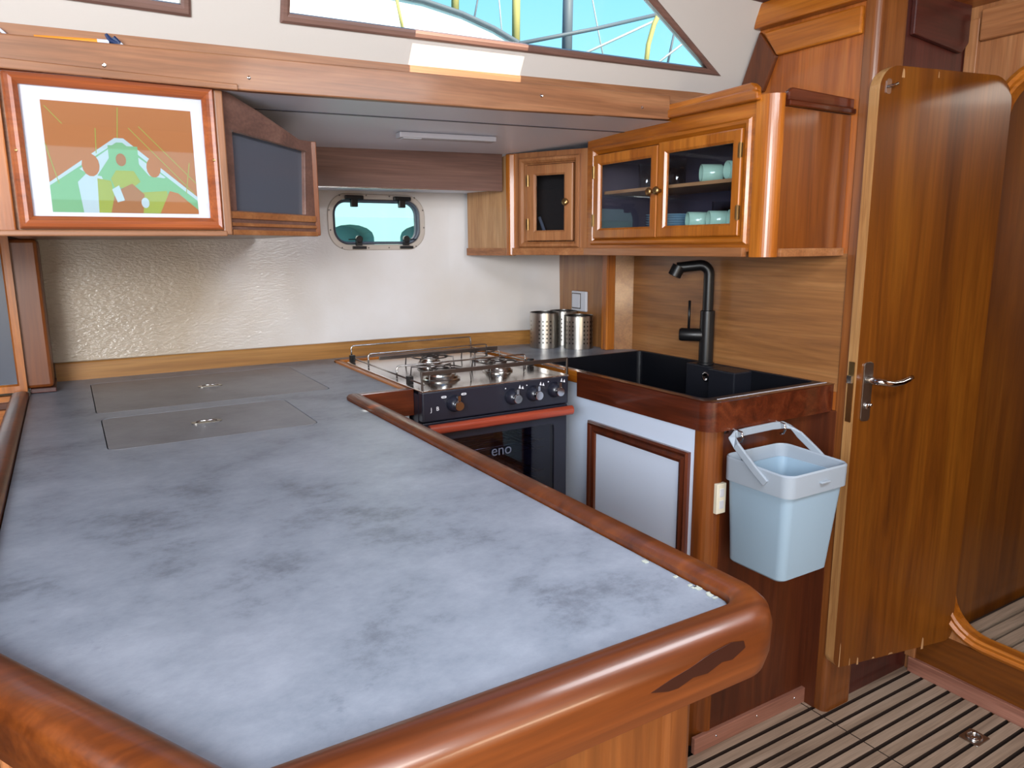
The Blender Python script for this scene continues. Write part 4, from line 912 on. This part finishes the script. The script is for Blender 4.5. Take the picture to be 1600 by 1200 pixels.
obj('front_board', bm, wood('beam', 'X'), lb, bevel=.003)
bm = B(); strip(bm, 1.664, 1.672, [(-1.66, 1.735, 1.752), (-.06, 1.739, 1.757), (.345, 1.740, 1.752)]); obj('lower_bead', bm, wood('beam', 'X'), lb, bevel=.002)
bm = B(); strip(bm, 1.718, 1.730, [(-1.66, 1.79, 1.822), (-.06, 1.80, 1.829), (.7, 1.81, 1.844), (1.56, 1.83, 1.868), (1.868, 1.83, 1.878)]); obj('back_strip', bm, wood('beam', 'X'), lb)
for x, z in ((.104, 1.763), (.37, 1.768), (1.10, 1.80), (1.44, 1.80)): bm = B(); screw(bm, (x, 1.672, z), (0, -1, 0), .0042); obj('screw', bm, M['chrome'], lb)
pcl = thing('pencil', (.05, 1.705, 1.80), 'orange-yellow pencil lying on the wooden rail above the framed photo', 'pencil')
bm = B(); tube(bm, [(-.005, 1.703, 1.806), (.098, 1.703, 1.812)], .0042, 6); obj('shaft', bm, M['yellow'], pcl)
bm = B(); tube(bm, [(.098, 1.703, 1.812), (.118, 1.703, 1.813)], .0044, 10); obj('white_end', bm, M['mat'], pcl)
pen = thing('pen', (.13, 1.705, 1.80), 'dark blue clip pen poking up beside the pencil on the rail', 'pen')
bm = B(); tube(bm, [(.114, 1.702, 1.827), (.120, 1.702, 1.817), (.133, 1.702, 1.813)], [.003, .0055, .006], 8); tube(bm, [(.126, 1.700, 1.822), (.136, 1.700, 1.812)], .0045, 6); obj('clip', bm, M['blue'], pen)
bm = B(); tube(bm, [(.133, 1.702, 1.818), (.142, 1.702, 1.808)], .003, 8); obj('tip', bm, M['mat'], pen)
bm = B(); tube(bm, [(-.10, 1.702, 1.812), (-.075, 1.702, 1.8175), (-.060, 1.702, 1.815), (-.050, 1.702, 1.806), (-.046, 1.702, 1.80)], .0028, 8); obj('cable', bm, M['mat'], smooth=True, label='bent white cable lying on the rail at the left frame edge', cat='cable', base=(-.07, 1.702, 1.80))

# valance under the side deck
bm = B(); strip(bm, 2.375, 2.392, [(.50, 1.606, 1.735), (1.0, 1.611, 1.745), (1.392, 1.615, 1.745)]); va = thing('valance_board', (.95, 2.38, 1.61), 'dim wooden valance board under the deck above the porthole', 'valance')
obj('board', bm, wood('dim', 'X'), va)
bm = B(); strip(bm, 2.392, 2.625, [(.50, 1.614, 1.620), (1.392, 1.622, 1.628)]); obj('underside', bm, M['deckhead'], va)
bm = B(); strip(bm, 2.370, 2.376, [(.62, 1.605, 1.609), (1.10, 1.611, 1.614)]); obj('bright_edge', bm, M['steel'], va)

# ceiling lamp
cl = thing('strip_lamp', (1.03, 2.1, 1.72), 'slim white strip lamp on the grey deckhead above the stove', 'lamp')
bm = B(); prism(bm, [(.872, 2.07, 1.732), (1.195, 2.07, 1.739), (1.195, 2.105, 1.738), (.872, 2.105, 1.731)], (0, 0, .016)); obj('housing', bm, M['lamp'], cl, bevel=.003)
bm = B(); prism(bm, [(.885, 2.075, 1.7305), (.942, 2.075, 1.7318), (.942, 2.100, 1.7308), (.885, 2.100, 1.7298)], (0, 0, .002)); obj('switch_cover', bm, M['switch'], cl)

# left post
lp2 = thing('hull_post', (-.08, 2.5, ZC), 'reddish wooden post at the left end of the counter against the hull', 'post')
bm = B(); box(bm, -.145, -.058, 2.430, 2.622, ZC+.014, 1.447); obj('shaft', bm, wood('side', 'Z'), lp2, bevel=.01)
bm = B(); box(bm, -.116, -.054, 2.425, 2.60, ZC+.001, ZC+.014); obj('foot', bm, wood('maroon', 'X'), lp2, bevel=.002)
# left lockers beyond the counter's edge
ll = thing('glazed_side_locker', (-.4, 2.45, 1.0), 'tall dark-glazed locker with orange frame at the left end of the counter', 'locker')
LM = lambda u, v, w=0: Vector((u, 2.427-w, v))
bm = B(); sweep(bm, rrect(-1.64, -.122, 1.03, 1.50, 0), [(0, 0), (0, .014), (.018, .014), (.022, .008), (.022, 0)], LM); obj('door_frame', bm, wood('orange', 'Z'), ll)
bm = B(); box(bm, -1.62, -.142, 2.4275, 2.4295, 1.05, 1.48); obj('glass', bm, M['smoke'], ll)
lo = thing('low_side_locker', (-.4, 2.42, 0), 'low wooden locker front with a round latch behind the left counter edge', 'locker')
bm = B(); box(bm, -1.66, -.16, 2.42, 2.44, .0, 1.02); obj('front', bm, wood('orange', 'X'), lo)
bm = B(); box(bm, -.60, -.168, 2.405, 2.42, .985, 1.005); box(bm, -.60, -.168, 2.405, 2.42, .925, .942); obj('rail', bm, wood('fiddle', 'X'), lo, bevel=.003)
bm = B(); box(bm, -.60, -.172, 2.412, 2.42, .88, .92); obj('finger_slot', bm, M['void'], lo)
bm = B(); lathe(bm, [(.010, 0), (.010, .003), (.006, .004), (0, .004)], (-.178, 2.418, .962), 16, (0, -1, 0)); obj('latch', bm, M['brass'], lo, smooth=True)

# ================================================================== PORTHOLE
ph = thing('window_3', (1.01, 2.64, 1.41), None, None, kind='structure')
HF = lambda u, v, w=0: Vector((u, hullY(v)-w, v))
pr = lambda d: rrect(.842-d, 1.180+d, 1.428-d, 1.590+d, .055+d, 7)
bm = B(); sweep(bm, pr(0), [(-.020, .000), (-.020, .004), (-.018, .006), (-.002, .007), (.0, .004), (.0, -.03), (-.002, -.03)], HF); obj('flange', bm, M['alu'], ph)
bm = B(); sweep(bm, pr(-.001), [(0, -.028), (0, .004), (.003, .008), (.006, .006), (.007, -.006), (.010, -.010), (.010, -.028)], HF); obj('opening_frame', bm, M['rubber'], ph)
bm = B(); prism(bm, [HF(u, v, -.018) for u, v in pr(-.006)], (0, .004, 0)); obj('pane', bm, M['glass'], ph)
for cx in (.920, 1.105):
    bm = B(); box(bm, cx-.034, cx+.034, 2.618, 2.634, 1.588, 1.602); box(bm, cx-.013, cx+.013, 2.622, 2.640, 1.562, 1.592); obj('hinge', bm, M['tapeblk'], ph, bevel=.003)
for cx, s in ((.930, -1), (1.115, 1)):
    bm = B(); lathe(bm, [(0, 0), (.013, 0), (.013, .012), (.010, .014), (0, .014)], (cx, 2.628, 1.447), 18, (0, -1, 0)); box(bm, cx-.010, cx+.010, 2.616, 2.634, 1.424, 1.440); box(bm, cx-.022, cx+.028, 2.622, 2.634, 1.412, 1.422); tube(bm, [(cx, 2.620, 1.447), (cx+s*.040, 2.620, 1.446)], .002, 6); obj('dog_latch', bm, M['tapeblk'], ph)
for u, v in ((.87, 1.602), (.97, 1.604), (1.06, 1.603), (1.16, 1.600), (1.193, 1.555), (1.195, 1.49), (.829, 1.55), (.83, 1.48), (.97, 1.416), (1.05, 1.416), (1.16, 1.42), (.87, 1.417)): bm = B(); screw(bm, HF(u, v, .006), (0, -1, 0), .003); obj('screw', bm, M['darksteel'], ph)

# ================================================================== SETTEE (seen only in reflections)
se2 = thing('settee', (0, -1.3, 0), 'cream cushioned settee along the opposite side of the saloon', 'settee')
bm = B(); box(bm, -1.2, 1.4, -1.64, -1.05, .0, .36); obj('base', bm, wood('side', 'X'), se2)
bm = B(); box(bm, -1.2, 1.4, -1.64, -1.03, .36, .46); box(bm, -1.2, 1.4, -1.64, -1.52, .46, .85); obj('cushion', bm, M['settee'], se2, bevel=.02)

# ================================================================== OUTSIDE
def unp(x, y, Y):   # photo pixel -> point on plane y = Y, used once to size distant boats
    d = rv*((x-800)/F_PX)-uv*((y-600)/F_PX)+fw; t = Y/d.y; return CAM+d*t
ny = thing('neighbouring_yacht', (2.2, 6.0, 0), 'white neighbouring yacht seen through the cabin window and porthole', 'boat')
Yb = 6.0
cur = [(-3.2, 4.2), (-.5, 4.15), (1.2, 3.95)] + [tuple(unp(x, y, Yb).xz) for x, y in ((600, -10), (660, 2), (720, 22), (770, 45), (812, 70), (850, 95))] + [(4.4, 2.45), (5.6, 2.2)]
bm = B(); prism(bm, [(a, Yb, b) for a, b in cur] + [(5.8, Yb, 1.9), (-3.2, Yb, 1.9)], (0, .6, 0)); obj('awning', bm, M['boat'], ny, bevel=.02)
bm = B(); tube(bm, [(a, Yb-.02, b) for a, b in cur], .022, 8); obj('awning_edge', bm, M['mast'], ny, smooth=True)
bm = B(); hm = lambda u, v, w=0: Vector((u, 5.6-w, v))
def arch(cx, r, zb): return [(cx-r, zb), (cx-r, zb+.12)] + [(cx-r*math.cos(PI*k/8), zb+.12+r*.5*math.sin(PI*k/8)) for k in range(1, 8)] + [(cx+r, zb+.12), (cx+r, zb)]
plate(bm, [(-3, -.2), (9, -.2), (9, 1.645), (-3, 1.645)], [arch(1.92, .19, 1.375), arch(2.52, .19, 1.375)], hm, .3); obj('topsides', bm, plain('aqua_gelcoat', '#6d9496', .4), ny)
bm = B(); box(bm, -3, 9, 5.9, 5.95, -.2, 1.62); obj('inner_side', bm, plain('deep_aqua_gelcoat', '#6a9aa3', .4), ny)
bm = B(); box(bm, -40, 40, 3.0, 60, -.9, -.85); obj('harbour_water', bm, plain('harbour_water', '#3d6f80', .1, bump=.3, bscale=3), label='calm blue-green harbour water outside the hull', cat='water', kind='stuff')
def spar(name, pix, Y, r, mat, label, cat, grp=None):
    pts = [unp(x, y, Y) for x, y in pix]; c = pts[0]
    bm = B(); tube(bm, pts, r, 10); return obj(name, bm, M[mat], smooth=True, label=label, cat=cat, group=grp, base=tuple(c))
spar('mast', ((806, 85), (807, -60)), 9, .055, 'rope', 'cream mast rising beside the white awning, seen through the window', 'mast')
spar('mast', ((885, 110), (889, -60)), 8, .065, 'mast', 'grey mast near the middle of the window', 'mast')
spar('mast', ((711, 25), (712, -60)), 9, .05, 'rope', 'pale mast above the white awning', 'mast')
spar('gangway_rail', ((812, 68), (930, 45), (1030, 22)), 5.2, .016, 'mast', 'grey horizontal pole crossing the blue sky in the window', 'pole')
spar('handrail_tube', ((895, 92), (975, 55), (1060, 15)), 5.0, .010, 'tubeg', 'white sloping tube just below the grey pole', 'tube')
spar('handrail_tube', ((1010, 112), (1075, 62), (1120, 25)), 5.0, .010, 'tubeg', 'white sloping tube in the right tip of the window', 'tube')
spar('arch_tube', ((1008, 112), (1013, 70), (1022, 38), (1036, 8)), 4.8, .020, 'rope', 'cream curved tube in the right half of the window', 'tube')
spar('rigging_wire', ((945, 100), (935, 50), (922, -20)), 6, .007, 'tubeg', 'thin white stay right of the grey mast', 'rope', 'rigging')
spar('rigging_wire', ((785, 60), (778, -20)), 6.5, .007, 'tubeg', 'thin white stay left of the cream mast', 'rope', 'rigging')
spar('rigging_wire', ((738, 45), (750, -20)), 6.5, .009, 'mast', 'thin dark slanting stay over the awning', 'rope', 'rigging')
spar('rigging_wire', ((632, 58), (618, -10)), 5.4, .012, 'rope', 'pale rope hanging in front of the white awning', 'rope', 'rigging')
spar('rigging_wire', ((1042, 105), (1056, 40)), 6, .012, 'mast', 'blue-grey stay in the right tip of the window', 'rope', 'rigging')
